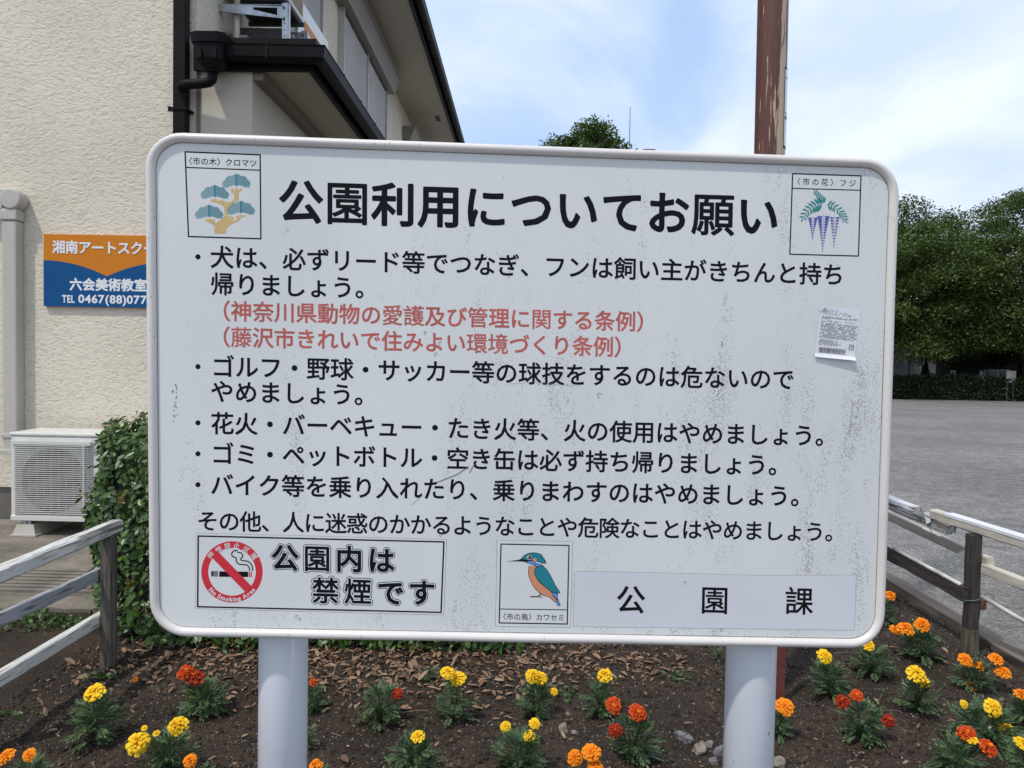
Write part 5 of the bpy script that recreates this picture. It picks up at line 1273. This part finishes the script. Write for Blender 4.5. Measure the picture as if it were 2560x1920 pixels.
for i, (px, py, r_, m_, lb) in enumerate(((1702, 1845, .021, M_st1, 'rounded grey stone left of the cluster by the right white post'), (1722, 1853, .020, M_st1, 'upright grey stone touching the rounded grey one'), (1748, 1880, .024, M_st2, 'mottled tan stone in front of the stone cluster'),
        (1772, 1866, .015, M_st1, 'small pointed grey stone behind the mottled tan one'), (1798, 1886, .020, M_st1, 'bluish grey stone nearest the right white post'), (1408, 1824, .018, M_st2, 'flat tan stone between the middle marigold plants'),
        (1947, 1905, .026, M_st2, 'pale stone at the bottom edge right of the right white post'), (1782, 1905, .013, M_st1, 'tiny grey stone at the bottom beside the right post'), (1436, 1834, .012, M_st2, 'small pinkish stone right of the flat tan stone'))):
    c = atZ(px, py, .01); stone((c.x, c.y, sh(c.x, c.y) + r_ * .35), r_, m_, lb, .72, i + 1)
# larger pebbles, too many to count
Pq = ground_pts(260, lambda: rng.uniform(-1.3, 1.9), lambda: rng.uniform(1.8, 4.0)); X_, Y_, Z_ = frames(rng.normal(size=Pq.shape)); s3 = (rng.uniform(.004, .009, len(Pq)))[:, None, None] * rng.uniform(.6, 1.2, (len(Pq), 6, 1))
V, Fc = scatter(oc_v, oc_f, Pq + np.array([0, 0, .003]), X_, Y_, Z_, s3); tag(put('pebbles', np_mesh('pebbles', V, Fc, M_grit)), 'small pale pebbles strewn over the flower bed', 'pebbles', kind='stuff')
# weeds along the broken edge of the apron and a few seedlings in the bed
M_weed = leafmat('weed', [(.04, .085, .02), (.07, .13, .03), (.05, .10, .035)], trans=.25)
wp = []
for k in range(1500):
    x = rng.uniform(-3.3, -1.62); 
    if noise.noise(Vector((x * 2.3, 0, 5))) < -.12: continue
    y = 3.23 - abs(rng.normal()) * .075; wp.append((x, y, sh(x, y) + rng.uniform(.002, .03)))
for k in range(120):
    c = [(-1.52, 2.62), (-1.66, 2.35), (.17, 2.6), (.62, 2.75), (-.2, 2.5)][k % 5]; x, y = c[0] + rng.normal() * .035, c[1] + rng.normal() * .02; wp.append((x, y, sh(x, y) + rng.uniform(.002, .02)))
wp = np.array(wp); X_, Y_, Z_ = frames(rng.normal(size=wp.shape) * .6 + np.array([0, 0, 1])); V, Fc = scatter(leaf_tv, leaf_tf3, wp, X_, Y_, Z_, rng.uniform(.014, .034, len(wp)))
tag(put('weeds', np_mesh('weeds', V, Fc, M_weed, True)), 'low green weeds along the broken edge of the concrete apron', 'weeds', kind='stuff')
# twigs and straws
q = MB()
for (ax, ay, bx_, by, r_) in ((1023, 1687, 1040, 1648, .0026), (833, 1692, 838, 1668, .0015), (880, 1625, 882, 1648, .0015), (1008, 1781, 1070, 1777, .0012), (1730, 1880, 1755, 1855, .0018), (1735, 1880, 1742, 1857, .0014), (1020, 1668, 1065, 1671, .0012)):
    a = atZ(ax, ay, .012); b_ = atZ(bx_, by, .012)
    if b_.y - a.y > .06: b_ = atY(bx_, by, a.y + .03)
    q.tube([a, a.lerp(b_, .5) + Vector((0, 0, .004)), b_], r_, 5)
for k in range(60):
    x, y = rng.uniform(-1.4, 1.9), rng.uniform(1.8, 3.6); t = rng.uniform(0, 6.28); l_ = rng.uniform(.02, .06); z = sh(x, y) + .005; q.tube([(x, y, z), (x + math.cos(t) * l_, y + math.sin(t) * l_, z + rng.uniform(0, .008))], .0009, 4)
tag(q.part('twigs', mat('straw', (.26, .20, .14), .8, var=.3)), 'thin straw-coloured twigs lying on the soil', 'twigs', kind='stuff')

# ================================================================ MARIGOLDS
def petal_mesh(name, kind, rings, seed):
    r_ = random.Random(seed); V = []; Fc = []; C = []
    pal = {'yellow': ((.80, .42, .008), (.90, .60, .02), (.62, .28, .004)), 'orange': ((.78, .17, .004), (.88, .28, .008), (.60, .10, .003)), 'red': ((.33, .022, .006), (.62, .13, .01), (.16, .006, .005)), 'flame': ((.55, .055, .005), (.80, .26, .01), (.36, .02, .004))}[kind]
    for k, (rad, n, z0, lift, base) in enumerate(rings):
        for i in range(n):
            a = 2 * math.pi * (i + .5 * (k % 2) + r_.uniform(-.22, .22)) / n; w = rad * math.pi / n * r_.uniform(1.15, 1.6); ln = rad * r_.uniform(.88, 1.1); lf_ = lift + r_.uniform(-.10, .10)
            b0 = len(V)
            for s_, t in ((0, base), (1, .55), (2, .88), (3, 1.0)):
                R_ = ln * t; ww = w * (0.35, .75, 1.0, .72)[s_]
                for j in (-1, 0, 1):
                    ru = .05 * r_.uniform(-1, 1) + (.05 if j == 0 else -.03) * (1 if s_ else 0)
                    zz = z0 + lf_ * t + ru - (.16 if s_ == 3 else 0) * (1 if k < 3 else .4)
                    x = R_ * math.cos(a) - j * ww * .5 * math.sin(a); y = R_ * math.sin(a) + j * ww * .5 * math.cos(a)
                    V.append((x, y, zz))
                    if kind in ('red', 'flame'): c = pal[1] if (s_ == 3 and r_.random() < .35) or k >= len(rings) - 1 or s_ == 0 else (pal[0] if r_.random() < .7 else pal[2])
                    else: c = pal[1] if s_ >= 2 else (pal[0] if s_ == 1 else pal[2])
                    C.append((*c, 1))
            for s_ in range(3):
                for j in range(2): p = b0 + s_ * 3 + j; Fc.append((p, p + 1, p + 4, p + 3))
    me = np_mesh(name, np.array(V), np.array(Fc), M_petal, True)
    ca = me.color_attributes.new('petal_colour', 'FLOAT_COLOR', 'POINT'); ca.data.foreach_set('color', np.array(C, dtype=np.float32).ravel())
    return me
M_petal, n_, l_, b_ = new_mat('petal'); at_ = n_.new('ShaderNodeAttribute'); at_.attribute_name = 'petal_colour'; l_.new(at_.outputs['Color'], b_.inputs['Base Color']); b_.inputs['Roughness'].default_value = .6; b_.inputs['Specular IOR Level'].default_value = .2
tr_ = n_.new('ShaderNodeBsdfTranslucent'); l_.new(at_.outputs['Color'], tr_.inputs[0]); ms_ = n_.new('ShaderNodeMixShader'); ms_.inputs[0].default_value = .2; l_.new(b_.outputs[0], ms_.inputs[1]); l_.new(tr_.outputs[0], ms_.inputs[2]); l_.new(ms_.outputs[0], n_['Material Output'].inputs[0])
full = [(1.0, 10, -.10, .05, .15), (.94, 10, .04, .16, .15), (.78, 9, .16, .22, .1), (.58, 8, .26, .28, .1), (.38, 6, .36, .28, .1), (.2, 4, .46, .2, .1)]
flat = [(1.0, 9, -.05, .12, .12), (.88, 8, .03, .14, .12), (.6, 7, .10, .22, .1), (.32, 6, .16, .26, .1)]
FM = {}
for kd in ('yellow', 'orange', 'red', 'flame'):
    FM[kd] = [petal_mesh('flower_head', kd, full, 1), petal_mesh('flower_head', kd, full, 2), petal_mesh('flower_head', kd, flat, 3)]
M_mleaf = leafmat('marigold_leaf', [(.044, .082, .038), (.066, .116, .052), (.096, .155, .068), (.050, .092, .042), (.13, .185, .075)], rough=.5, trans=.15, spec=.4)
M_mstem = mat('marigold_stem', (.05, .085, .03), .6, var=.2, vscale=30)
def comp_leaf(seed):
    """pinnate leaf one unit long: paired narrow leaflets on a thin stalk"""
    r_ = random.Random(seed); V = [(0, -.012, 0), (0, .012, 0), (1.0, 0, -.16)]; Fc = [(0, 1, 2)]
    def lf(bx, ang, ln, z):
        ca, sa = math.cos(ang), math.sin(ang); w = ln * .21; b0 = len(V)
        for (a, b_, c) in ((0, 0, 0), (ln * .5, w, .02), (ln, 0, -.05), (ln * .5, -w, .02)):
            V.append((bx + a * ca - b_ * sa, a * sa + b_ * ca, z + c + r_.uniform(-.015, .015)))
        Fc.append((b0, b0 + 1, b0 + 2)); Fc.append((b0, b0 + 2, b0 + 3))
    for k in range(6):
        t = .18 + .13 * k; L_ = (.28, .36, .42, .42, .38, .32)[k]
        for sg in (-1, 1): lf(t, sg * r_.uniform(.75, 1.0), L_, -.16 * t * t)
    lf(.95, 0, .32, -.15)
    return np_mesh('leaf', np.array(V), np.array(Fc), M_mleaf)
CL = [comp_leaf(s_) for s_ in range(4)]
def bud_mesh():
    q = MB(); q.tube([(0, 0, -.9), (0, 0, -.3), (0, 0, .5), (0, 0, .9), (0, 0, 1.2)], [.22, .5, .52, .42, .15], 8); return q.mesh('bud', M_mstem, smooth=True)
BUD = bud_mesh()
S22 = 2560 / 2212
def marigold(base, w, h, flowers, label, buds=(), lean=0.0, nleaf=None, seed=0):
    """base: (x, y) of the foot and w, h: width and height of the leafy part, in the 2212 px view"""
    r_ = random.Random(seed * 13 + 5); w *= r_.uniform(.84, 1.0); h *= r_.uniform(.88, 1.0)
    c = atZ(base[0] * S22, base[1] * S22, .01); c = Vector((c.x, c.y + .035, 0)); c.z = sh(c.x, c.y)
    k = c.y / F * S22                                     # metres per view pixel at that depth
    W_, H_ = w * k, h * k * .93
    root = empty('marigold_plant', c, label, 'marigold', 'marigold plants in the flower bed')
    q = MB(); o0 = Vector((0, 0, -.01)); tips = []
    nst = 5
    for i in range(nst):
        a = 2 * math.pi * i / nst + r_.random(); tp = Vector((math.cos(a) * W_ * .20, math.sin(a) * W_ * .20, H_ * r_.uniform(.7, .95)))
        q.tube([c + o0, c + tp * .45 + Vector((0, 0, .01)), c + tp], [.003, .0022, .0016], 5); tips.append(tp)
    # flower stalks
    heads = []
    for (fx, fy, kd, dm) in flowers:
        p = atY(fx * S22, fy * S22, c.y - r_.uniform(-.01, .03)); heads.append((p, kd, dm * k / 2 * r_.uniform(.90, 1.04)))
        st = c + Vector(((p.x - c.x) * .35, 0, min(H_ * .5, max(.02, (p.z - c.z) * .5))))
        q.tube([c + o0, st, p - Vector((0, 0, .022))], [.0026, .0022, .0018], 6)
        rr_ = dm * k / 2; q.tube([p - Vector((0, 0, rr_ * .95)), p - Vector((0, 0, rr_ * .6)), p - Vector((0, 0, rr_ * .15))], [.0028, rr_ * .20, rr_ * .30], 8)
    for (fx, fy) in buds:
        p = atY(fx * S22, fy * S22, c.y); q.tube([c + o0, c + Vector(((p.x - c.x) * .5, 0, (p.z - c.z) * .6)), p], [.002, .0018, .0015], 5)
        bo = bpy.data.objects.new('bud', BUD); COL.objects.link(bo); bo.parent = root; bo.location = p - c; bo.scale = (.0085,) * 3
    q.part('stem', M_mstem, root, smooth=True)
    for (p, kd, rad) in heads:
        big = rad > .013
        me = FM[kd][r_.choice([0, 1]) if big else 2]
        fo_ = bpy.data.objects.new('flower_head', me); COL.objects.link(fo_); fo_.parent = root
        fo_.location = p - c - Vector((0, 0, rad * .12)); fo_.scale = (rad, rad * r_.uniform(.88, 1.05), rad * r_.uniform(.7, 1.15)); fo_.rotation_euler = (Matrix.Rotation(r_.uniform(-.35, .35), 3, 'Y') @ Matrix.Rotation(r_.uniform(.35, .95), 3, 'X') @ Matrix.Rotation(r_.uniform(0, 6.28), 3, 'Z')).to_euler()
        fo_['label'] = kd + ' flower head' if kd in ('yellow', 'orange', 'red') else 'dark orange-red flower head'
    nl = nleaf or int(44 + 18 * W_ / .12)
    for i in range(nl):
        t = (i + .5) / nl; z = H_ * (.14 + .80 * t ** .9); a = i * 2.39996 + r_.uniform(-.4, .4)
        rad = W_ * .5 * (.15 + .68 * r_.random() ** .8) * (1.0 - .55 * max(0, t - .55) / .45)
        ln = min(.095, W_ * .43) * r_.uniform(.7, 1.08) * (1 - .25 * t)
        el = -.15 + 1.0 * t + r_.uniform(-.35, .5)
        d = Vector((math.cos(a) * math.cos(el), math.sin(a) * math.cos(el), math.sin(el)))
        pos = Vector((math.cos(a) * rad, math.sin(a) * rad, z)) + Vector((lean * z, 0, 0)); pos -= d * ln * .35
        u = Vector((0, 0, 1)) - d * d.z; u.normalize(); u = (u + Vector((r_.uniform(-.5, .5), r_.uniform(-.5, .5), 0))); u = (u - d * u.dot(d)).normalized(); s_ = u.cross(d)
        if pos.z < .008: pos.z = .008
        lo = bpy.data.objects.new('leaf', CL[i % 4]); COL.objects.link(lo); lo.parent = root
        lo.matrix_local = Matrix(((d.x * ln, s_.x * ln, u.x * ln, pos.x), (d.y * ln, s_.y * ln, u.y * ln, pos.y), (d.z * ln, s_.z * ln, u.z * ln, pos.z), (0, 0, 0, 1)))
    return root
Yw, Og, Rd, Fl = 'yellow', 'orange', 'red', 'flame'
plants = [
 ((192, 1612), 112, 112, [(203, 1492, Yw, 50)], 'marigold with one large yellow flower on a tall bushy plant by the left rail fence'),
 ((350, 1690), 120, 105, [(299, 1602, Yw, 50), (384, 1565, Yw, 44), (312, 1572, Yw, 15), (338, 1583, Yw, 17)], 'marigold with two big yellow flowers and two opening ones at the lower left'),
 ((432, 1545), 108, 78, [(401, 1450, Fl, 40), (424, 1462, Rd, 38)], 'marigold with a red flower pair in front of the hedge left of the left post'),
 ((42, 1712), 95, 70, [(14, 1631, Og, 38), (63, 1629, Og, 30)], 'marigold with two orange flowers in the bottom left corner'),
 ((425, 1735), 70, 70, [(411, 1641, Og, 32)], 'marigold whose single orange flower shows left of the left white post at the bottom'),
 ((668, 1545), 60, 60, [(677, 1472, Fl, 22)], 'marigold mostly hidden by the left white post, small red-orange flower on its right'),
 ((680, 1730), 66, 62, [(681, 1652, Og, 32)], 'orange marigold cut by the bottom edge just right of the left white post'),
 ((662, 1632), 40, 62, [], 'flowerless marigold foliage peeping out right of the left white post'),
 ((815, 1572), 92, 98, [(858, 1497, Rd, 28)], 'loose marigold with one small deep red flower right of the left white post'),
 ((978, 1568), 76, 98, [(967, 1450, Yw, 33), (989, 1464, Yw, 36)], 'marigold with two touching yellow flowers amid the dead leaves'),
 ((890, 1680), 105, 85, [(903, 1588, Yw, 33)], 'marigold with one round yellow flower and green buds at the bottom left of centre', [(922, 1557), (868, 1598), (937, 1628)]),
 ((1156, 1552), 84, 84, [(1152, 1458, Yw, 36), (1168, 1463, Yw, 30), (1197, 1492, Yw, 20)], 'marigold with a yellow cluster and one small side flower below the kingfisher sticker', [(1128, 1463)]),
 ((1298, 1548), 74, 76, [(1306, 1456, Yw, 35)], 'marigold with a single yellow flower and dark spindly leaves right of centre', [(1282, 1458), (1330, 1472)]),
 ((1126, 1678), 112, 98, [(1092, 1567, Yw, 24), (1155, 1561, Yw, 25), (1143, 1588, Yw, 28)], 'marigold with three small flat yellow flowers at the bottom centre', [(1172, 1597)]),
 ((1372, 1652), 112, 96, [(1325, 1521, Fl, 40), (1377, 1537, Fl, 42), (1329, 1576, Rd, 34)], 'marigold with three fiery red flowers at the middle of the bed', [(1405, 1542)]),
 ((1258, 1745), 96, 70, [(1242, 1635, Og, 36), (1277, 1622, Og, 42), (1285, 1652, Og, 38)], 'marigold with three clustered orange flowers cut by the bottom edge at centre'),
 ((1688, 1592), 66, 62, [(1695, 1524, Og, 38)], 'marigold with one dark orange flower at the foot of the red-brown stake'),
 ((1558, 1432), 34, 30, [], 'small flowerless marigold seen left of the right white post under the board'),
 ((1916, 1352), 66, 62, [(1923, 1284, Og, 26)], 'marigold with one orange flower right beside the lower right corner of the board'),
 ((1999, 1430), 84, 74, [(1992, 1347, Og, 32), (1957, 1356, Og, 36), (1934, 1359, Og, 26)], 'marigold with three orange flowers in a row near the right fence'),
 ((1894, 1462), 78, 70, [(1876, 1391, Yw, 30)], 'marigold with one yellow flower just below the rounded lower right corner of the board'),
 ((1802, 1510), 86, 80, [(1782, 1416, Yw, 36)], 'marigold with one flat yellow flower first to the right of the right white post', [(1789, 1434)]),
 ((1994, 1545), 80, 82, [(1979, 1453, Yw, 42), (1995, 1470, Yw, 32)], 'marigold with two stacked yellow flowers in the middle of the right part of the bed', [(2040, 1482)]),
 ((2116, 1488), 86, 66, [(2086, 1423, Og, 36), (2152, 1421, Og, 33), (2115, 1438, Og, 25), (2167, 1450, Og, 31), (2098, 1478, Og, 32)], 'marigold with five orange flowers near the dark post of the right fence', [(2113, 1414)]),
 ((1874, 1606), 96, 92, [(1820, 1513, Rd, 34), (1850, 1500, Fl, 32), (1919, 1554, Rd, 34)], 'marigold with three deep red flowers round a wide bush right of the right post', [(1908, 1494)]),
 ((2140, 1618), 118, 96, [(2145, 1526, Yw, 44), (2083, 1520, Yw, 20), (2174, 1571, Yw, 34)], 'marigold with one big and two small yellow flowers at the lower right'),
 ((2080, 1690), 125, 96, [(2089, 1582, Fl, 42), (2101, 1597, Yw, 24), (2134, 1612, Fl, 42)], 'marigold with two dark orange-red flowers and a yellow one at the bottom right'),
 ((2232, 1565), 80, 66, [(2203, 1497, Og, 28)], 'marigold at the right edge with one orange flower'),
 ((2236, 1690), 80, 80, [(2208, 1603, Yw, 34)], 'marigold at the bottom right corner with one yellow flower'),
 ((292, 1485), 14, 10, [(292, 1467, Og, 15)], 'tiny orange marigold between the left fence post and the red pair'),
 ((930, 1468), 44, 34, [], 'small broad-leaved green seedling below the hedge behind the yellow pair'),
]
for i, p in enumerate(plants):
    marigold(p[0], p[1], p[2], p[3], p[4], buds=p[5] if len(p) > 5 else (), seed=i, nleaf=(14 if p[1] < 20 else (26 if p[1] < 50 else None)))

# ================================================================ FAR SIDE OF THE COURT: trees, low hedge, sign, buildings
M_tleaf = leafmat('tree_leaf', [(.036, .060, .015), (.056, .090, .020), (.082, .120, .026), (.044, .074, .017), (.135, .170, .036)], rough=.5, trans=.18, spec=.35)
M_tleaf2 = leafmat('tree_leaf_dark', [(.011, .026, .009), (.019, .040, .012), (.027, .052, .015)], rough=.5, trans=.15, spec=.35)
M_bark = mat('bark', (.055, .042, .032), .9, var=.4, vscale=9, bump=.6, stretch=(1, 1, .3))
quad_v = [(0, 0, 0), (.5, -.24, .05), (1, 0, -.05), (.5, .24, .05)]; quad_f = [(0, 1, 2, 3)]
def tree(x, y, H, rad, low, nclump, nleaf, label, seed, m_=None, leaf=.125, name='broadleaf_tree', group='trees beyond the court', squash=.55):
    r_ = np.random.default_rng(seed); root = empty(name, (x, y, -.03), label, 'tree', group)
    q = MB(); tz = low + (H - low) * .25
    q.tube([(x, y, -.1), (x + .05, y, .5), (x + .1, y + .05, tz * .6), (x + .05, y, tz)], [.30 * rad / 3.5, .22 * rad / 3.5, .2 * rad / 3.5, .15 * rad / 3.5], 9)
    q.part('trunk', M_bark, root, smooth=True)
    cl = []; lb = MB()
    for i in range(nclump):
        t = (i + .5) / nclump; el = math.asin(min(1, -.25 + 1.25 * t)); a = i * 2.39996 + r_.uniform(-.3, .3); f = r_.uniform(.55, 1.0) * (1 if t > .38 else .74)
        c = np.array([math.cos(a) * math.cos(el) * rad * f, math.sin(a) * math.cos(el) * rad * f, low + (H - low) * (.10 + .86 * math.sin(el) * f + (0 if el > 0 else .1))])
        cl.append(c)
        if i % 5 == 0: lb.tube([(x + .05, y, tz * .8), (x + c[0] * .5, y + c[1] * .5, tz * .75 + c[2] * .25 + .2), (x + c[0] * .92, y + c[1] * .92, c[2])], [.09, .05, .015], 6)
    lb.part('limb', M_bark, root, smooth=True)
    cl = np.array(cl); k = r_.integers(0, nclump, nleaf); g_ = r_.normal(size=(nleaf, 3)); g_ /= np.linalg.norm(g_, axis=1, keepdims=True)
    cs = r_.uniform(.5, 1.15, nclump)[k][:, None] * rad * .25 * (46 / nclump) ** .25
    rr_ = (r_.random((nleaf, 1)) ** .45); P2 = cl[k] + g_ * rr_ * cs * np.array([1.25, 1.25, squash]) ; P2[:, 2] -= .25 * (np.abs(g_[:, 0]) * rr_[:, 0]) * cs[:, 0]
    P2 += r_.normal(size=P2.shape) * .06
    Zd = r_.normal(size=P2.shape) * .7 + np.array([0, 0, 1.0]); Zd /= np.linalg.norm(Zd, axis=1, keepdims=True)
    a_ = r_.normal(size=P2.shape); Xd = np.cross(a_, Zd); Xd /= np.linalg.norm(Xd, axis=1, keepdims=True); Yd = np.cross(Zd, Xd)
    V, Fc = scatter(quad_v, quad_f, P2, Xd, Yd, Zd, r_.uniform(.6, 1.25, nleaf) * leaf)
    V = V.reshape(-1, 4, 3); sel = V[:, 0, 2] > low * .85 + .25 * np.sin(V[:, 0, 0] * 2.1) * np.cos(V[:, 0, 1] * 1.7); V = V[sel].reshape(-1, 3); Fc = np.arange(len(V)).reshape(-1, 4); V[:, 2] += .03
    o = put('crown', np_mesh('crown', V, Fc, m_ or M_tleaf), root)
    return root
tree(14.3, 29.5, 7.95, 4.6, 1.5, 130, 120000, 'spreading green tree just right of the notice board across the court', 11)
tree(19.3, 29.3, 8.7, 4.9, 1.2, 140, 125000, 'tall spreading green tree at the right edge across the court', 27)
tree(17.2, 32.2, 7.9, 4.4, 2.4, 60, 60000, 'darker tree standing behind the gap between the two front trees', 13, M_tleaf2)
tree(24.0, 30.0, 8.8, 4.0, 1.8, 40, 30000, 'green tree just beyond the right edge of the court view', 14)
tree(10.4, 30.5, 6.9, 3.2, 1.8, 36, 22000, 'green tree hidden behind the right part of the notice board', 15)
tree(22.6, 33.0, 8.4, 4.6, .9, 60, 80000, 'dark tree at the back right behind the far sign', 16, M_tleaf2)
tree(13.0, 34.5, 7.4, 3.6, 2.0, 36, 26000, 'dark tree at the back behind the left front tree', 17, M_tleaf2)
tree(2.45, 30.0, 10.7, 2.2, 8.0, 34, 24000, 'round treetop peeking over the top edge of the board beside the antenna', 18, M_tleaf, .15, squash=.7)
tree(-1.6, 33, 9.6, 2.6, 3, 26, 12000, 'green tree behind the house end, hidden by the board', 19)
# low clipped hedge along the court
hd = empty('court_hedge', (16.5, 27.8, -.03), 'low dark clipped hedge along the far edge of the court', 'hedge')
nh = 30000; P2 = np.stack([rng.uniform(8.5, 25.5, nh), 27.2 + rng.uniform(0, 1.1, nh), rng.uniform(-.03, .82, nh)], -1)
fc_ = rng.random(nh); P2[fc_ < .5, 1] = 27.2 + rng.normal(size=(fc_ < .5).sum()) * .05; P2[(fc_ >= .5) & (fc_ < .8), 2] = .80 + rng.normal(size=((fc_ >= .5) & (fc_ < .8)).sum()) * .04
gate = np.sin(P2[:, 0] * 1.7) * .04; P2[:, 2] = np.maximum(P2[:, 2] + gate * (P2[:, 2] > .3), 0.02)
X_, Y_, Z_ = frames(rng.normal(size=P2.shape) * .8 + np.array([0, -.4, .8])); V, Fc = scatter(quad_v, quad_f, P2 - np.array(hd.location), X_, Y_, Z_, rng.uniform(.06, .12, nh))
o = put('foliage', np_mesh('foliage', V, Fc, M_tleaf2), hd); o['kind'] = 'stuff'
MB().box((8.6, 27.3, 0), (25.4, 28.2, .74)).part('dark_core', M_core, hd)  # plain dark box added as filling behind the leaves
# small sign on two legs
sg = atZ(2527, 1003, -.03); sY = sg.y
sgn = empty('court_sign', (sg.x, sY, -.03), 'small pale notice on two thin posts in front of the far hedge', 'sign')
a, b_ = atY(2515.5, 927, sY), atY(2538.5, 957, sY)
q = MB(); q.box((a.x, sY - .02, b_.z), (b_.x, sY, a.z)); q.part('sign_panel', mat('far_sign_panel', (.36, .34, .30), .5, var=.2, vscale=5), sgn)
for x in (a.x + .06, b_.x - .06):
    q = MB(); q.tube([(x, sY + .012, -.05), (x, sY + .012, b_.z + .2)], .022, 8); q.part('post', M_galv, sgn)
# white building beyond the trees, left gap
wb = empty('white_shed', (17.0, 36, -.03), 'pale grey-white building seen through the gap under the left tree', 'building')
M_wb = mat('pale_cladding', (.55, .58, .63), .5, var=.08); M_win = mat('window_dark', (.03, .035, .04), .15); M_fr = mat('window_frame_white', (.7, .7, .7), .4)
a, b_ = atY(2200, 880, 36), atY(2338, 1000, 36)
MB().box((a.x, 36, -.03), (b_.x, 40, a.z + 1.2)).part('wall', M_wb, wb)
q = MB(); q.box((a.x, 35.96, atY(2250, 944, 36).z), (b_.x, 35.995, atY(2250, 941, 36).z))
for px in (2272, 2304): 
    x = atY(px, 900, 36).x; q.box((x, 35.97, .1), (x + .03, 35.995, a.z + 1.1))
q.part('trim', M_win, wb)
bb = empty('window_building', (21.0, 35, -.03), 'building with white-framed windows behind the far sign, wall coloured dark as tree shade', 'building')
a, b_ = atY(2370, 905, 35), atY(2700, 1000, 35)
MB().box((a.x, 35, -.03), (b_.x, 39, 4.2)).part('wall', mat('shade_coloured_wall', (.03, .028, .026), .8, var=.2), bb)  # near-black wall colour stands in for the deep shade under the trees
for (x0, x1) in ((2448, 2456), (2460, 2492), (2494, 2524), (2376, 2388)):
    p0, p1 = atY(x0, 926, 34.96), atY(x1, 951, 34.96); fr_ = MB(); t = .045
    if x1 - x0 < 15: fr_.box((p0.x, 34.93, p1.z + .1), (p1.x, 34.99, p0.z)); fr_.part('window_frame', M_fr, bb); continue
    fr_.box((p0.x, 34.93, p1.z), (p0.x + t, 34.99, p0.z)); fr_.box((p1.x - t, 34.93, p1.z), (p1.x, 34.99, p0.z)); fr_.box((p0.x, 34.93, p1.z - t), (p1.x, 34.99, p1.z)); fr_.box((p0.x, 34.93, p0.z), (p1.x, 34.99, p0.z + t))
    fo_ = fr_.part('window_frame', M_fr, bb); MB().box((p0.x + t, 34.95, p1.z), (p1.x - t, 34.98, p0.z)).part('pane', M_win, fo_)
# tiled roof house far behind the board with its antenna
fh = empty('far_house', (6.2, 40, -.03), 'distant house whose reddish roof tip just clears the top edge of the board', 'house')
MB().box((3.2, 40, -.03), (9.4, 47, 8.4)).part('wall', M_beige, fh)
pk = atY(1620, 379, 40)
q = MB(); q.prism([(2.7, 39.6, 8.4), (9.9, 39.6, 8.4), (pk.x + .3, 39.6, pk.z + .03), (pk.x - .3, 39.6, pk.z + .03)], (0, 8, 0)); q.part('roof', mat('red_roof', (.22, .07, .05), .7, var=.2), fh)
at0 = atY(1582, 266, 40)
q = MB(); q.tube([(at0.x, 41, 9.0), (at0.x, 41, at0.z * 1.02)], [.035, .02], 6); tag(q.part('antenna_mast', mat('mast_grey', (.12, .13, .15), .5)), 'thin vertical antenna rising beside the treetop above the board', 'antenna')
for nm, p in (('board TL', B.p(*TLc)), ('house corner z3', (HX, HY, 3.0)), ('eave 9', (-1.285, 9.09, 5.755)), ('ac', (AX0, AY0, AZ1)), ('post', (1.888, 3.10, 0)), ('lpost', (-1.57, 2.82, 0)), ('shut', (HX, 8.78, 5.34)), ('shut2', (HX, 11.42, 5.34))):
    print(nm, [round(v) for v in proj(p)])
bpy.data.objects.remove(_fo)
